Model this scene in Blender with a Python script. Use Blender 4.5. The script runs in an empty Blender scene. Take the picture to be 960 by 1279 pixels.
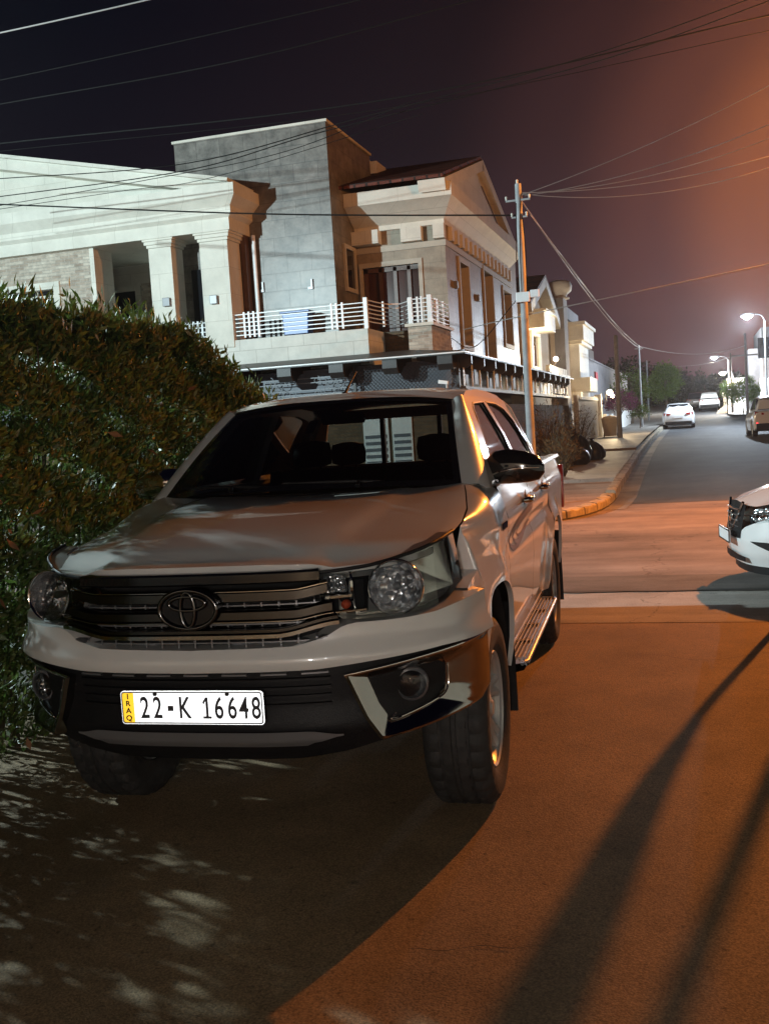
import bpy, bmesh, math, random
import numpy as np
from mathutils import Vector, Matrix
from mathutils.geometry import tessellate_polygon
R = math.radians
random.seed(7)
rng = np.random.default_rng(11)
scene = bpy.context.scene
COL = scene.collection

# ---------------------------------------------------------------- camera
cam_d = bpy.data.cameras.new("camera")
cam = bpy.data.objects.new("camera", cam_d)
COL.objects.link(cam)
Fv = Vector((-0.28649653, 0.95479229, -0.07931844)).normalized()
Uv = Vector((0.03739009, 0.0938682, 0.99488227)).normalized()
Rv = Fv.cross(Uv).normalized()
Uv = Rv.cross(Fv)
m = Matrix((Rv, Uv, -Fv)).transposed().to_4x4()
m.translation = Vector((0, 0, 1.5778))
cam.matrix_world = m
cam_d.sensor_fit = 'VERTICAL'
cam_d.sensor_height = 36
cam_d.lens = 36 * 1310 / 1279
cam_d.clip_start = 0.05
cam_d.clip_end = 2000
scene.camera = cam

# ---------------------------------------------------------------- world (night sky with city glow plus a painted orange glow)
w = bpy.data.worlds.new("World")
scene.world = w
w.use_nodes = True
nt = w.node_tree
nt.nodes.clear()
out = nt.nodes.new("ShaderNodeOutputWorld")
bg = nt.nodes.new("ShaderNodeBackground")
tc = nt.nodes.new("ShaderNodeTexCoord")
sep = nt.nodes.new("ShaderNodeSeparateXYZ")
ramp = nt.nodes.new("ShaderNodeValToRGB")
nt.links.new(tc.outputs["Generated"], sep.inputs[0])
nt.links.new(sep.outputs["Z"], ramp.inputs[0])
e = ramp.color_ramp.elements
e[0].position = 0.0; e[0].color = (0.034, 0.023, 0.036, 1)
e[1].position = 0.6; e[1].color = (0.0008, 0.0011, 0.0045, 1)
for p, c in ((0.10, (0.022, 0.0155, 0.0245)), (0.25, (0.0055, 0.0044, 0.0088)), (0.36, (0.0012, 0.0014, 0.0052))):
    q = e.new(p); q.color = (*c, 1)
# orange glow painted into the sky to the right, in place of lamplit haze
gd = nt.nodes.new("ShaderNodeVectorMath"); gd.operation = 'DOT_PRODUCT'
gv = (Fv + Rv*((1085-480)/1310) - Uv*((255-639)/1310)).normalized()
gd.inputs[1].default_value = gv
nm_ = nt.nodes.new("ShaderNodeVectorMath"); nm_.operation = 'NORMALIZE'
nt.links.new(tc.outputs["Generated"], nm_.inputs[0]); nt.links.new(nm_.outputs[0], gd.inputs[0])
ac = nt.nodes.new("ShaderNodeMath"); ac.operation = 'ARCCOSINE'; nt.links.new(gd.outputs["Value"], ac.inputs[0])
gr_ = nt.nodes.new("ShaderNodeValToRGB"); nt.links.new(ac.outputs[0], gr_.inputs[0])
ge = gr_.color_ramp.elements; gr_.color_ramp.interpolation = 'EASE'
ge[0].position = 0.0; ge[0].color = (0.34, 0.105, 0.035, 1); ge[1].position = 0.72; ge[1].color = (0, 0, 0, 1)
for p, c in ((0.10, (0.215, 0.066, 0.028)), (0.18, (0.082, 0.028, 0.020)), (0.27, (0.026, 0.0105, 0.0095)), (0.38, (0.0062, 0.0036, 0.0032))):
    q = ge.new(p); q.color = (*c, 1)
sm_ = nt.nodes.new("ShaderNodeVectorMath"); sm_.operation = 'ADD'
nt.links.new(ramp.outputs[0], sm_.inputs[0]); nt.links.new(gr_.outputs[0], sm_.inputs[1])
nt.links.new(sm_.outputs[0], bg.inputs["Color"])
bg.inputs["Strength"].default_value = 1.0
nt.links.new(bg.outputs[0], out.inputs["Surface"])

# ---------------------------------------------------------------- lamps
def lamp(name, loc, power, color, radius=0.12, kind='POINT', aim=None, cone=100, blend=0.4):
    d = bpy.data.lights.new(name, kind)
    d.energy = power; d.color = color; d.shadow_soft_size = radius
    o = bpy.data.objects.new(name, d)
    o.location = loc
    if kind == 'SPOT':
        d.spot_size = R(cone); d.spot_blend = blend
        o.rotation_euler = (Vector(aim) - Vector(loc)).to_track_quat('-Z', 'Y').to_euler()
    COL.objects.link(o)
    return o
FLOOD = (-14.3, 8.05, 6.4)
SODIUM = (2.9, 18.5, 6.7)
lamp("flood_light", FLOOD, 10500, (0.74, 0.96, 1.0), 0.10)
lamp("sodium_light", SODIUM, 2100, (1.0, 0.36, 0.08), 0.09)
lamp("sodium_beam", (SODIUM[0], SODIUM[1]-.02, SODIUM[2]-.04), 5700, (1.0, 0.25, 0.022), 0.09, 'SPOT', (-0.3, 6.5, 0), 150, 0.75)
lamp("porch_light", (0.6, -4.4, 1.9), 370, (1.0, 0.975, 0.95), 0.2)
lamp("phone_flash", (0.03, 0.0, 1.64), 13.0, (0.92, 0.96, 1.0), 0.006, 'SPOT', (-1.5, 4, 0.8), 75, 0.5)

# ---------------------------------------------------------------- view
scene.view_settings.view_transform = 'Standard'
scene.view_settings.look = 'None'
scene.view_settings.exposure = 0.0
scene.view_settings.gamma = 1.0
scene.view_settings.use_curve_mapping = False
scene.render.engine = 'CYCLES'
cy = scene.cycles
cy.use_denoising = True
cy.max_bounces = 8; cy.diffuse_bounces = 3; cy.glossy_bounces = 4
cy.transparent_max_bounces = 16; cy.transmission_bounces = 4; cy.volume_bounces = 0
cy.sample_clamp_indirect = 3.0
HAZE = 0.0005
cy.caustics_reflective = False; cy.caustics_refractive = False

# ================================================================ helpers
ORG = {}
def tag(o, label=None, cat=None, group=None, kind=None):
    if label: o["label"] = label
    if cat: o["category"] = cat
    if group: o["group"] = group
    if kind: o["kind"] = kind
    return o
def thing(name, label, cat, loc=(0, 0, 0), rz=0.0, group=None, local=False):
    """an Empty at the thing's base; parts are given in world coordinates unless local"""
    o = bpy.data.objects.new(name, None)
    o.empty_display_size = 0.2
    o.location = loc; o.rotation_euler = (0, 0, rz)
    COL.objects.link(o)
    ORG[o.name] = Vector((0, 0, 0)) if local else Vector(loc)
    return tag(o, label, cat, group)
def copy_tree(o, parent=None):
    c = o.copy(); COL.objects.link(c)
    c.parent = parent
    ORG[c.name] = ORG.get(o.name, Vector((0, 0, 0)))
    for ch in [x for x in bpy.data.objects if x.parent == o]:
        copy_tree(ch, c)
    return c

class MB:
    def __init__(s):
        s.v = []; s.f = []; s.mi = []; s.cur = 0
    def add(s, vs, fs):
        b = len(s.v)
        s.v += [tuple(p) for p in vs]
        for f in fs:
            s.f.append(tuple(i + b for i in f)); s.mi.append(s.cur)
        return s
    def box(s, a, b):
        x0, y0, z0 = a; x1, y1, z1 = b
        return s.add([(x0,y0,z0),(x1,y0,z0),(x1,y1,z0),(x0,y1,z0),(x0,y0,z1),(x1,y0,z1),(x1,y1,z1),(x0,y1,z1)],
              [(0,3,2,1),(4,5,6,7),(0,1,5,4),(1,2,6,5),(2,3,7,6),(3,0,4,7)])
    def grid(s, P, flip=False, closed=False):
        n = len(P); k = len(P[0])
        fs = []
        for i in range(n - 1):
            for j in range(k - (0 if closed else 1)):
                j2 = (j + 1) % k
                q = (i*k+j, i*k+j2, (i+1)*k+j2, (i+1)*k+j)
                fs.append(q[::-1] if flip else q)
        return s.add([p for r in P for p in r], fs)
    def mirror_grid(s, P, flip=False):
        s.grid(P, flip)
        return s.grid([[(-x, y, z) for (x, y, z) in r] for r in P], not flip)
    def tube(s, path, r, n=8, cap=True, up=None):
        path = [Vector(p) for p in path]
        rs = r if isinstance(r, (list, tuple)) else [r]*len(path)
        rings = []
        nrm = None
        for i, p in enumerate(path):
            t = (path[min(i+1, len(path)-1)] - path[max(i-1, 0)])
            t = t.normalized() if t.length > 1e-9 else Vector((0,0,1))
            if nrm is None:
                a = Vector((0,0,1)) if abs(t.z) < 0.9 else Vector((1,0,0))
                nrm = t.cross(a).normalized()
            else:
                nrm = (nrm - t*nrm.dot(t)).normalized()
            b = t.cross(nrm)
            rings.append([tuple(p + (nrm*math.cos(q) + b*math.sin(q))*rs[i]) for q in [2*math.pi*k/n for k in range(n)]])
        s.grid(rings, closed=True)
        if cap:
            b0 = len(s.v) - len(path)*n
            s.f.append(tuple(b0+k for k in range(n))[::-1]); s.mi.append(s.cur)
            b1 = len(s.v) - n
            s.f.append(tuple(b1+k for k in range(n))); s.mi.append(s.cur)
        return s
    def cyl(s, a, b, r0, r1=None, n=24, cap=True):
        return s.tube([a, b], [r0, r0 if r1 is None else r1], n, cap)
    def lathe(s, prof, center, axis, n=32, cap=False):
        """prof: list of (r, h) along axis"""
        ax = Vector(axis).normalized()
        a = Vector((0,0,1)) if abs(ax.z) < 0.9 else Vector((1,0,0))
        u = ax.cross(a).normalized(); v = ax.cross(u)
        c = Vector(center)
        rings = [[tuple(c + ax*h + (u*math.cos(q) + v*math.sin(q))*max(r, 1e-4)) for q in [2*math.pi*k/n for k in range(n)]] for r, h in prof]
        return s.grid(rings, closed=True, flip=True)
    def prism(s, poly, depth_fn0, depth_fn1):
        """poly: 2-D outline; depth fns map (a,b) -> 3-D front and back"""
        n = len(poly)
        vs = [depth_fn0(*p) for p in poly] + [depth_fn1(*p) for p in poly]
        fs = [tuple(range(n)), tuple(range(2*n-1, n-1, -1))]
        fs += [(i, n+i, n+(i+1) % n, (i+1) % n) for i in range(n)]
        return s.add(vs, fs)
    def holes(s, outer, holes, f0, f1=None):
        """plate with holes; f0 / f1 map (a,b) to the outer / inner skin"""
        loops = [outer] + list(holes)
        flat = [p for l in loops for p in l]
        tris = tessellate_polygon([[Vector((p[0], p[1], 0)) for p in l] for l in loops])
        n = len(flat)
        vs = [f0(*p) for p in flat]
        fs = [tuple(t) for t in tris]
        if f1:
            vs += [f1(*p) for p in flat]
            fs += [(t[2]+n, t[1]+n, t[0]+n) for t in tris]
            k = 0
            for l in loops:
                for i in range(len(l)):
                    a, b = k+i, k+(i+1) % len(l)
                    fs.append((a, b, b+n, a+n))
                k += len(l)
        return s.add(vs, fs)
    def build(s, name, mats, parent=None, smooth=None, bevel=0.0, fixn=True):
        me = bpy.data.meshes.new(name)
        off = Vector((0, 0, 0))
        if parent is not None:
            p = parent
            while p.parent is not None: p = p.parent
            off = ORG.get(p.name, off)
        vs = [(x-off.x, y-off.y, z-off.z) for x, y, z in s.v]
        me.from_pydata(vs, [], s.f)
        if not isinstance(mats, (list, tuple)): mats = [mats]
        for mm in mats: me.materials.append(mm)
        if len(mats) > 1: me.polygons.foreach_set("material_index", s.mi)
        if fixn or bevel:
            bm = bmesh.new(); bm.from_mesh(me)
            if fixn:
                bmesh.ops.remove_doubles(bm, verts=bm.verts, dist=1e-5)
                bmesh.ops.recalc_face_normals(bm, faces=bm.faces)
            if bevel:
                eds = [ed for ed in bm.edges if len(ed.link_faces) == 2 and ed.calc_face_angle(0) > 0.5]
                bmesh.ops.bevel(bm, geom=eds, offset=bevel, segments=2, profile=0.6, affect='EDGES', clamp_overlap=True)
            bm.to_mesh(me); bm.free()
        if smooth is not None:
            me.polygons.foreach_set("use_smooth", [True]*len(me.polygons))
            me.set_sharp_from_angle(angle=R(smooth))
        me.update()
        o = bpy.data.objects.new(name, me)
        COL.objects.link(o)
        if parent is not None: o.parent = parent
        return o
def single(name, mb, mats, label, cat, group=None, **kw):
    return tag(mb.build(name, mats, None, **kw), label, cat, group)
def lerp(a, b, t): return a + (b-a)*t
def interp(x, pts):
    xs = [p[0] for p in pts]; ys = [p[1] for p in pts]
    return float(np.interp(x, xs, ys))
def spline(pts, n):
    """Catmull-Rom through points of any dimension, n samples in all"""
    P = [np.array(p, float) for p in pts]
    P = [2*P[0]-P[1]] + P + [2*P[-1]-P[-2]]
    segs = len(P) - 3
    outp = []
    for k in range(n):
        u = k/(n-1)*segs
        i = min(int(u), segs-1); t = u - i
        p0, p1, p2, p3 = P[i:i+4]
        outp.append(tuple(0.5*((2*p1) + (-p0+p2)*t + (2*p0-5*p1+4*p2-p3)*t*t + (-p0+3*p1-3*p2+p3)*t**3)))
    return outp
def sstep(a, b, x):
    t = min(1, max(0, (x-a)/(b-a))); return t*t*(3-2*t)

# ================================================================ materials
def nodes(m):
    m.use_nodes = True
    return m.node_tree, m.node_tree.nodes["Principled BSDF"]
def mat(name, color, rough=0.5, metal=0.0, var=0.0, vscale=6.0, bump=0.0, bscale=40.0, coat=0.0, spec=0.5, detail=6, var2=None, rvar=0.0):
    m = bpy.data.materials.new(name)
    nt, b = nodes(m)
    b.inputs["Base Color"].default_value = (*color, 1)
    b.inputs["Roughness"].default_value = rough
    b.inputs["Metallic"].default_value = metal
    b.inputs["Specular IOR Level"].default_value = spec
    if coat:
        b.inputs["Coat Weight"].default_value = coat
        b.inputs["Coat Roughness"].default_value = 0.04
    if var or bump or rvar:
        tc = nt.nodes.new("ShaderNodeTexCoord")
        if var or rvar:
            n = nt.nodes.new("ShaderNodeTexNoise"); n.inputs["Scale"].default_value = vscale; n.inputs["Detail"].default_value = detail
            n.inputs["Roughness"].default_value = 0.65
            nt.links.new(tc.outputs["Object"], n.inputs["Vector"])
        if var:
            r = nt.nodes.new("ShaderNodeValToRGB")
            c2 = var2 if var2 else tuple(c*(1-var) for c in color)
            c1 = color if var2 else tuple(min(1, c*(1+var)) for c in color)
            r.color_ramp.elements[0].position = 0.3; r.color_ramp.elements[0].color = (*c2, 1)
            r.color_ramp.elements[1].position = 0.7; r.color_ramp.elements[1].color = (*c1, 1)
            nt.links.new(n.outputs["Fac"], r.inputs[0]); nt.links.new(r.outputs[0], b.inputs["Base Color"])
        if rvar:
            mr = nt.nodes.new("ShaderNodeMapRange")
            mr.inputs["To Min"].default_value = max(0, rough-rvar); mr.inputs["To Max"].default_value = min(1, rough+rvar)
            nt.links.new(n.outputs["Fac"], mr.inputs["Value"]); nt.links.new(mr.outputs[0], b.inputs["Roughness"])
        if bump:
            n2 = nt.nodes.new("ShaderNodeTexNoise"); n2.inputs["Scale"].default_value = bscale; n2.inputs["Detail"].default_value = 5
            nt.links.new(tc.outputs["Object"], n2.inputs["Vector"])
            bp = nt.nodes.new("ShaderNodeBump"); bp.inputs["Strength"].default_value = bump; bp.inputs["Distance"].default_value = 0.02
            nt.links.new(n2.outputs["Fac"], bp.inputs["Height"]); nt.links.new(bp.outputs[0], b.inputs["Normal"])
    return m
def emit(name, color, strength):
    m = bpy.data.materials.new(name); nt, b = nodes(m)
    b.inputs["Base Color"].default_value = (0.8, 0.8, 0.8, 1)
    b.inputs["Emission Color"].default_value = (*color, 1)
    b.inputs["Emission Strength"].default_value = strength
    return m
def glass(name, tint=(0.9, 0.95, 0.93), refl=1.0, rough=0.02, ior=1.5):
    m = bpy.data.materials.new(name); m.use_nodes = True
    nt = m.node_tree; nt.nodes.clear()
    o = nt.nodes.new("ShaderNodeOutputMaterial"); mx = nt.nodes.new("ShaderNodeMixShader")
    t = nt.nodes.new("ShaderNodeBsdfTransparent"); t.inputs[0].default_value = (*tint, 1)
    g = nt.nodes.new("ShaderNodeBsdfGlossy"); g.inputs["Roughness"].default_value = rough
    g.inputs["Color"].default_value = (refl, refl, refl, 1)
    f = nt.nodes.new("ShaderNodeFresnel"); f.inputs[0].default_value = ior
    nt.links.new(f.outputs[0], mx.inputs[0]); nt.links.new(t.outputs[0], mx.inputs[1]); nt.links.new(g.outputs[0], mx.inputs[2])
    nt.links.new(mx.outputs[0], o.inputs[0])
    return m
def brickmat(name, c1, c2, mortar, bw, bh, msize=0.012, rough=0.7, offset=0.5, bump=0.3, nvar=0.35, nscale=3.0, spec=0.3, squash=1.0, stain=0.0):
    """stone slabs / bricks on upright walls: (x+y, z) in object space, plus blotches"""
    m = bpy.data.materials.new(name); nt, b = nodes(m)
    tc = nt.nodes.new("ShaderNodeTexCoord"); sp = nt.nodes.new("ShaderNodeSeparateXYZ")
    ad = nt.nodes.new("ShaderNodeMath"); ad.operation = 'ADD'; cb = nt.nodes.new("ShaderNodeCombineXYZ")
    nt.links.new(tc.outputs["Object"], sp.inputs[0])
    nt.links.new(sp.outputs[0], ad.inputs[0]); nt.links.new(sp.outputs[1], ad.inputs[1])
    nt.links.new(ad.outputs[0], cb.inputs[0]); nt.links.new(sp.outputs[2], cb.inputs[1])
    br = nt.nodes.new("ShaderNodeTexBrick")
    br.inputs["Color1"].default_value = (*c1, 1); br.inputs["Color2"].default_value = (*c2, 1); br.inputs["Mortar"].default_value = (*mortar, 1)
    br.inputs["Scale"].default_value = 1.0; br.inputs["Brick Width"].default_value = bw; br.inputs["Row Height"].default_value = bh
    br.inputs["Mortar Size"].default_value = msize; br.offset = offset; br.inputs["Mortar Smooth"].default_value = 0.2
    nt.links.new(cb.outputs[0], br.inputs["Vector"])
    n = nt.nodes.new("ShaderNodeTexNoise"); n.inputs["Scale"].default_value = nscale; n.inputs["Detail"].default_value = 8; n.inputs["Roughness"].default_value = 0.7
    nt.links.new(tc.outputs["Object"], n.inputs["Vector"])
    mr = nt.nodes.new("ShaderNodeMapRange"); mr.inputs["From Min"].default_value = 0.3; mr.inputs["From Max"].default_value = 0.7
    mr.inputs["To Min"].default_value = 1-nvar; mr.inputs["To Max"].default_value = 1+nvar*0.5
    nt.links.new(n.outputs["Fac"], mr.inputs["Value"])
    mx = nt.nodes.new("ShaderNodeVectorMath"); mx.operation = 'SCALE'
    nt.links.new(br.outputs["Color"], mx.inputs[0]); nt.links.new(mr.outputs[0], mx.inputs["Scale"])
    nt.links.new(mx.outputs[0], b.inputs["Base Color"])
    b.inputs["Roughness"].default_value = rough; b.inputs["Specular IOR Level"].default_value = spec
    if bump:
        bp = nt.nodes.new("ShaderNodeBump"); bp.inputs["Strength"].default_value = bump; bp.inputs["Distance"].default_value = 0.015
        sm = nt.nodes.new("ShaderNodeMath"); sm.operation = 'SUBTRACT'
        nt.links.new(n.outputs["Fac"], sm.inputs[0]); nt.links.new(br.outputs["Fac"], sm.inputs[1])
        nt.links.new(sm.outputs[0], bp.inputs["Height"]); nt.links.new(bp.outputs[0], b.inputs["Normal"])
    return m
def leafmat(name, cols, rough=0.45, spec=0.4, trans=0.0):
    m = bpy.data.materials.new(name); nt, b = nodes(m)
    g = nt.nodes.new("ShaderNodeNewGeometry"); r = nt.nodes.new("ShaderNodeValToRGB")
    el = r.color_ramp.elements
    el[0].position = 0; el[0].color = (*cols[0], 1); el[1].position = 1; el[1].color = (*cols[-1], 1)
    for i, c in enumerate(cols[1:-1]):
        q = el.new((i+1)/(len(cols)-1)); q.color = (*c, 1)
    nt.links.new(g.outputs["Random Per Island"], r.inputs[0]); nt.links.new(r.outputs[0], b.inputs["Base Color"])
    b.inputs["Roughness"].default_value = rough; b.inputs["Specular IOR Level"].default_value = spec
    if trans:
        tl = nt.nodes.new("ShaderNodeBsdfTranslucent"); mx = nt.nodes.new("ShaderNodeMixShader"); mx.inputs[0].default_value = trans
        nt.links.new(r.outputs[0], tl.inputs[0])
        o = [x for x in nt.nodes if x.type == 'OUTPUT_MATERIAL'][0]
        nt.links.new(b.outputs[0], mx.inputs[1]); nt.links.new(tl.outputs[0], mx.inputs[2]); nt.links.new(mx.outputs[0], o.inputs[0])
    return m
def groundmat(name, c1, c2, c3, scale=1.2, rough=0.85, bump=0.25, grain=180.0, streak=None, spec=0.3, crack=0.0, gvar=0.25):
    """blotchy poured concrete / asphalt with fine grain, optional drag streaks and cracks"""
    m = bpy.data.materials.new(name); nt, b = nodes(m)
    tc = nt.nodes.new("ShaderNodeTexCoord")
    n1 = nt.nodes.new("ShaderNodeTexNoise"); n1.inputs["Scale"].default_value = scale; n1.inputs["Detail"].default_value = 7; n1.inputs["Roughness"].default_value = 0.62
    mp = nt.nodes.new("ShaderNodeMapping")
    if streak: mp.inputs["Scale"].default_value = streak
    nt.links.new(tc.outputs["Object"], mp.inputs[0]); nt.links.new(mp.outputs[0], n1.inputs["Vector"])
    r = nt.nodes.new("ShaderNodeValToRGB"); el = r.color_ramp.elements
    el[0].position = 0.32; el[0].color = (*c1, 1); el[1].position = 0.72; el[1].color = (*c3, 1)
    q = el.new(0.52); q.color = (*c2, 1)
    nt.links.new(n1.outputs["Fac"], r.inputs[0])
    n2 = nt.nodes.new("ShaderNodeTexNoise"); n2.inputs["Scale"].default_value = grain; n2.inputs["Detail"].default_value = 3
    nt.links.new(tc.outputs["Object"], n2.inputs["Vector"])
    mr = nt.nodes.new("ShaderNodeMapRange"); mr.inputs["From Min"].default_value = 0.3; mr.inputs["From Max"].default_value = 0.7
    mr.inputs["To Min"].default_value = 1-gvar; mr.inputs["To Max"].default_value = 1+gvar
    nt.links.new(n2.outputs["Fac"], mr.inputs["Value"])
    sc = nt.nodes.new("ShaderNodeVectorMath"); sc.operation = 'SCALE'
    nt.links.new(r.outputs[0], sc.inputs[0]); nt.links.new(mr.outputs[0], sc.inputs["Scale"])
    n3 = nt.nodes.new("ShaderNodeTexNoise"); n3.inputs["Scale"].default_value = 0.42; n3.inputs["Detail"].default_value = 5; n3.inputs["Roughness"].default_value = 0.7
    nt.links.new(tc.outputs["Object"], n3.inputs["Vector"])
    m3 = nt.nodes.new("ShaderNodeMapRange"); m3.inputs["From Min"].default_value = 0.36; m3.inputs["From Max"].default_value = 0.60
    m3.inputs["To Min"].default_value = 0.66; m3.inputs["To Max"].default_value = 1.08
    nt.links.new(n3.outputs["Fac"], m3.inputs["Value"])
    n4 = nt.nodes.new("ShaderNodeTexNoise"); n4.inputs["Scale"].default_value = 26; n4.inputs["Detail"].default_value = 2
    nt.links.new(tc.outputs["Object"], n4.inputs["Vector"])
    m4 = nt.nodes.new("ShaderNodeMapRange"); m4.inputs["From Min"].default_value = 0.27; m4.inputs["From Max"].default_value = 0.33
    m4.inputs["To Min"].default_value = 0.55; m4.inputs["To Max"].default_value = 1.0
    nt.links.new(n4.outputs["Fac"], m4.inputs["Value"])
    mm = nt.nodes.new("ShaderNodeMath"); mm.operation = 'MULTIPLY'
    nt.links.new(m3.outputs[0], mm.inputs[0]); nt.links.new(m4.outputs[0], mm.inputs[1])
    s3 = nt.nodes.new("ShaderNodeVectorMath"); s3.operation = 'SCALE'
    nt.links.new(sc.outputs[0], s3.inputs[0]); nt.links.new(mm.outputs[0], s3.inputs["Scale"])
    sc = s3
    last = sc
    if crack:
        v = nt.nodes.new("ShaderNodeTexVoronoi"); v.feature = 'DISTANCE_TO_EDGE'; v.inputs["Scale"].default_value = crack
        nz = nt.nodes.new("ShaderNodeTexNoise"); nz.inputs["Scale"].default_value = 2.5; nz.inputs["Detail"].default_value = 6
        nt.links.new(tc.outputs["Object"], nz.inputs["Vector"])
        av = nt.nodes.new("ShaderNodeVectorMath"); av.operation = 'ADD'
        nt.links.new(tc.outputs["Object"], av.inputs[0]); nt.links.new(nz.outputs["Color"], av.inputs[1]); nt.links.new(av.outputs[0], v.inputs["Vector"])
        cm = nt.nodes.new("ShaderNodeMapRange"); cm.inputs["From Min"].default_value = 0.0; cm.inputs["From Max"].default_value = 0.0035
        cm.inputs["To Min"].default_value = 0.35; cm.inputs["To Max"].default_value = 1.0
        nt.links.new(v.outputs["Distance"], cm.inputs["Value"])
        s2 = nt.nodes.new("ShaderNodeVectorMath"); s2.operation = 'SCALE'
        nt.links.new(sc.outputs[0], s2.inputs[0]); nt.links.new(cm.outputs[0], s2.inputs["Scale"]); last = s2
    nt.links.new(last.outputs[0], b.inputs["Base Color"])
    b.inputs["Roughness"].default_value = rough; b.inputs["Specular IOR Level"].default_value = spec
    ad = nt.nodes.new("ShaderNodeMath"); ad.operation = 'ADD'
    nt.links.new(n1.outputs["Fac"], ad.inputs[0]); nt.links.new(n2.outputs["Fac"], ad.inputs[1])
    bp = nt.nodes.new("ShaderNodeBump"); bp.inputs["Strength"].default_value = bump; bp.inputs["Distance"].default_value = 0.01
    nt.links.new(ad.outputs[0], bp.inputs["Height"]); nt.links.new(bp.outputs[0], b.inputs["Normal"])
    return m

M = {}
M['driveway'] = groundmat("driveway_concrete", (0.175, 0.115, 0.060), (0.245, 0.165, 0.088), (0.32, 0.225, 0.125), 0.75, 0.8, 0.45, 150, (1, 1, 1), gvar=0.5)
M['apron'] = groundmat("apron_concrete", (0.22, 0.20, 0.18), (0.30, 0.27, 0.24), (0.38, 0.34, 0.30), 1.0, 0.85, 0.3, 120, (0.6, 3.0, 1), crack=0.3)
M['street'] = groundmat("worn_street", (0.115, 0.095, 0.085), (0.185, 0.155, 0.14), (0.26, 0.225, 0.205), 0.9, 0.8, 0.3, 150, (0.45, 1.6, 1), crack=0.22)
M['street_dark'] = groundmat("worn_street_edge", (0.075, 0.065, 0.058), (0.11, 0.095, 0.085), (0.16, 0.14, 0.125), 1.3, 0.85, 0.4, 150, (0.5, 1.6, 1))
M['asphalt'] = groundmat("asphalt", (0.045, 0.046, 0.05), (0.065, 0.066, 0.07), (0.10, 0.10, 0.105), 0.6, 0.75, 0.4, 120, (1.2, 0.2, 1))
M['gutter'] = groundmat("gutter_concrete", (0.12, 0.115, 0.11), (0.18, 0.17, 0.16), (0.24, 0.23, 0.215), 1.2, 0.8, 0.3, 90)
M['earth'] = groundmat("earth", (0.07, 0.06, 0.05), (0.10, 0.085, 0.07), (0.14, 0.12, 0.10), 0.5, 0.9, 0.4, 60)
M['paver'] = groundmat("paving", (0.20, 0.18, 0.16), (0.27, 0.25, 0.225), (0.33, 0.305, 0.28), 1.6, 0.55, 0.2, 60)
M['kerb'] = brickmat("kerb_stone", (0.42, 0.37, 0.28), (0.32, 0.28, 0.22), (0.10, 0.09, 0.075), 0.75, 9.0, 0.03, 0.85, offset=0.0, bump=0.8, nvar=0.5, nscale=5)
M['seam'] = mat("dirt_seam", (0.03, 0.026, 0.022), 0.95)
M['white_stone'] = brickmat("white_stone", (0.68, 0.65, 0.57), (0.72, 0.69, 0.61), (0.54, 0.51, 0.44), 1.15, 0.62, 0.006, 0.55, bump=0.08, nvar=0.16, nscale=1.6)
M['stone_block'] = brickmat("white_stone_blocks", (0.66, 0.645, 0.59), (0.72, 0.70, 0.64), (0.50, 0.48, 0.43), 0.8, 0.4, 0.008, 0.6, bump=0.15, nvar=0.16, nscale=2.5)
M['tower'] = brickmat("grey_stone_slabs", (0.165, 0.152, 0.135), (0.215, 0.200, 0.180), (0.105, 0.098, 0.088), 0.62, 0.42, 0.008, 0.36, bump=0.12, nvar=0.62, nscale=3.2, spec=0.5)
M['wing'] = brickmat("brown_stone_slabs", (0.30, 0.245, 0.18), (0.36, 0.30, 0.225), (0.23, 0.19, 0.14), 0.6, 0.4, 0.006, 0.45, bump=0.12, nvar=0.35, nscale=4)
M['rough_brick'] = brickmat("split_face_brick", (0.62, 0.55, 0.46), (0.38, 0.30, 0.24), (0.55, 0.50, 0.43), 0.26, 0.075, 0.008, 0.85, bump=0.9, nvar=0.3, nscale=7)
M['brown_brick'] = brickmat("brown_brick", (0.19, 0.12, 0.07), (0.13, 0.085, 0.05), (0.12, 0.095, 0.07), 0.25, 0.08, 0.01, 0.85, bump=0.6, nvar=0.3, nscale=6)
M['tile_roof'] = brickmat("dark_red_roof_tiles", (0.13, 0.034, 0.020), (0.17, 0.046, 0.028), (0.03, 0.012, 0.008), 0.3, 0.3, 0.03, 0.6, bump=0.8, nvar=0.3)
M['white_metal'] = mat("white_metal", (0.78, 0.79, 0.80), 0.35, 0.0, 0.06, 8)
M['dark_metal'] = mat("dark_metal", (0.035, 0.032, 0.032), 0.45, 0.3, 0.2, 5)
M['grey_panel'] = mat("grey_panel", (0.10, 0.11, 0.135), 0.5, 0.0, 0.2, 3)
M['lattice'] = mat("lattice_wire", (0.10, 0.10, 0.11), 0.6, 0.3)
M['scroll'] = mat("painted_scroll_iron", (0.26, 0.27, 0.29), 0.6)
M['brown_frame'] = mat("brown_window_frame", (0.10, 0.05, 0.032), 0.4, 0.0, 0.2, 6)
M['cream_frame'] = mat("cream_frame", (0.46, 0.42, 0.35), 0.6, 0, 0.08, 5)
M['dark_glass'] = mat("dark_window_glass", (0.012, 0.013, 0.016), 0.05, 0.0, spec=0.6)
M['curtain'] = mat("pale_curtain", (0.45, 0.47, 0.46), 0.8, 0, 0.15, 3)
M['galv'] = mat("galvanised_steel", (0.30, 0.31, 0.32), 0.7, 0.1, 0.25, 5, 0.05, 60)
M['cable'] = mat("black_cable", (0.008, 0.008, 0.008), 0.8, spec=0.1)
M['cable_grey'] = mat("weathered_cable", (0.20, 0.18, 0.17), 0.5)
M['wood_pole'] = mat("brown_pole", (0.12, 0.095, 0.08), 0.8, 0, 0.25, 8)
M['blue_plastic'] = mat("blue_plastic", (0.05, 0.13, 0.42), 0.35, 0, 0.1, 5)
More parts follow.
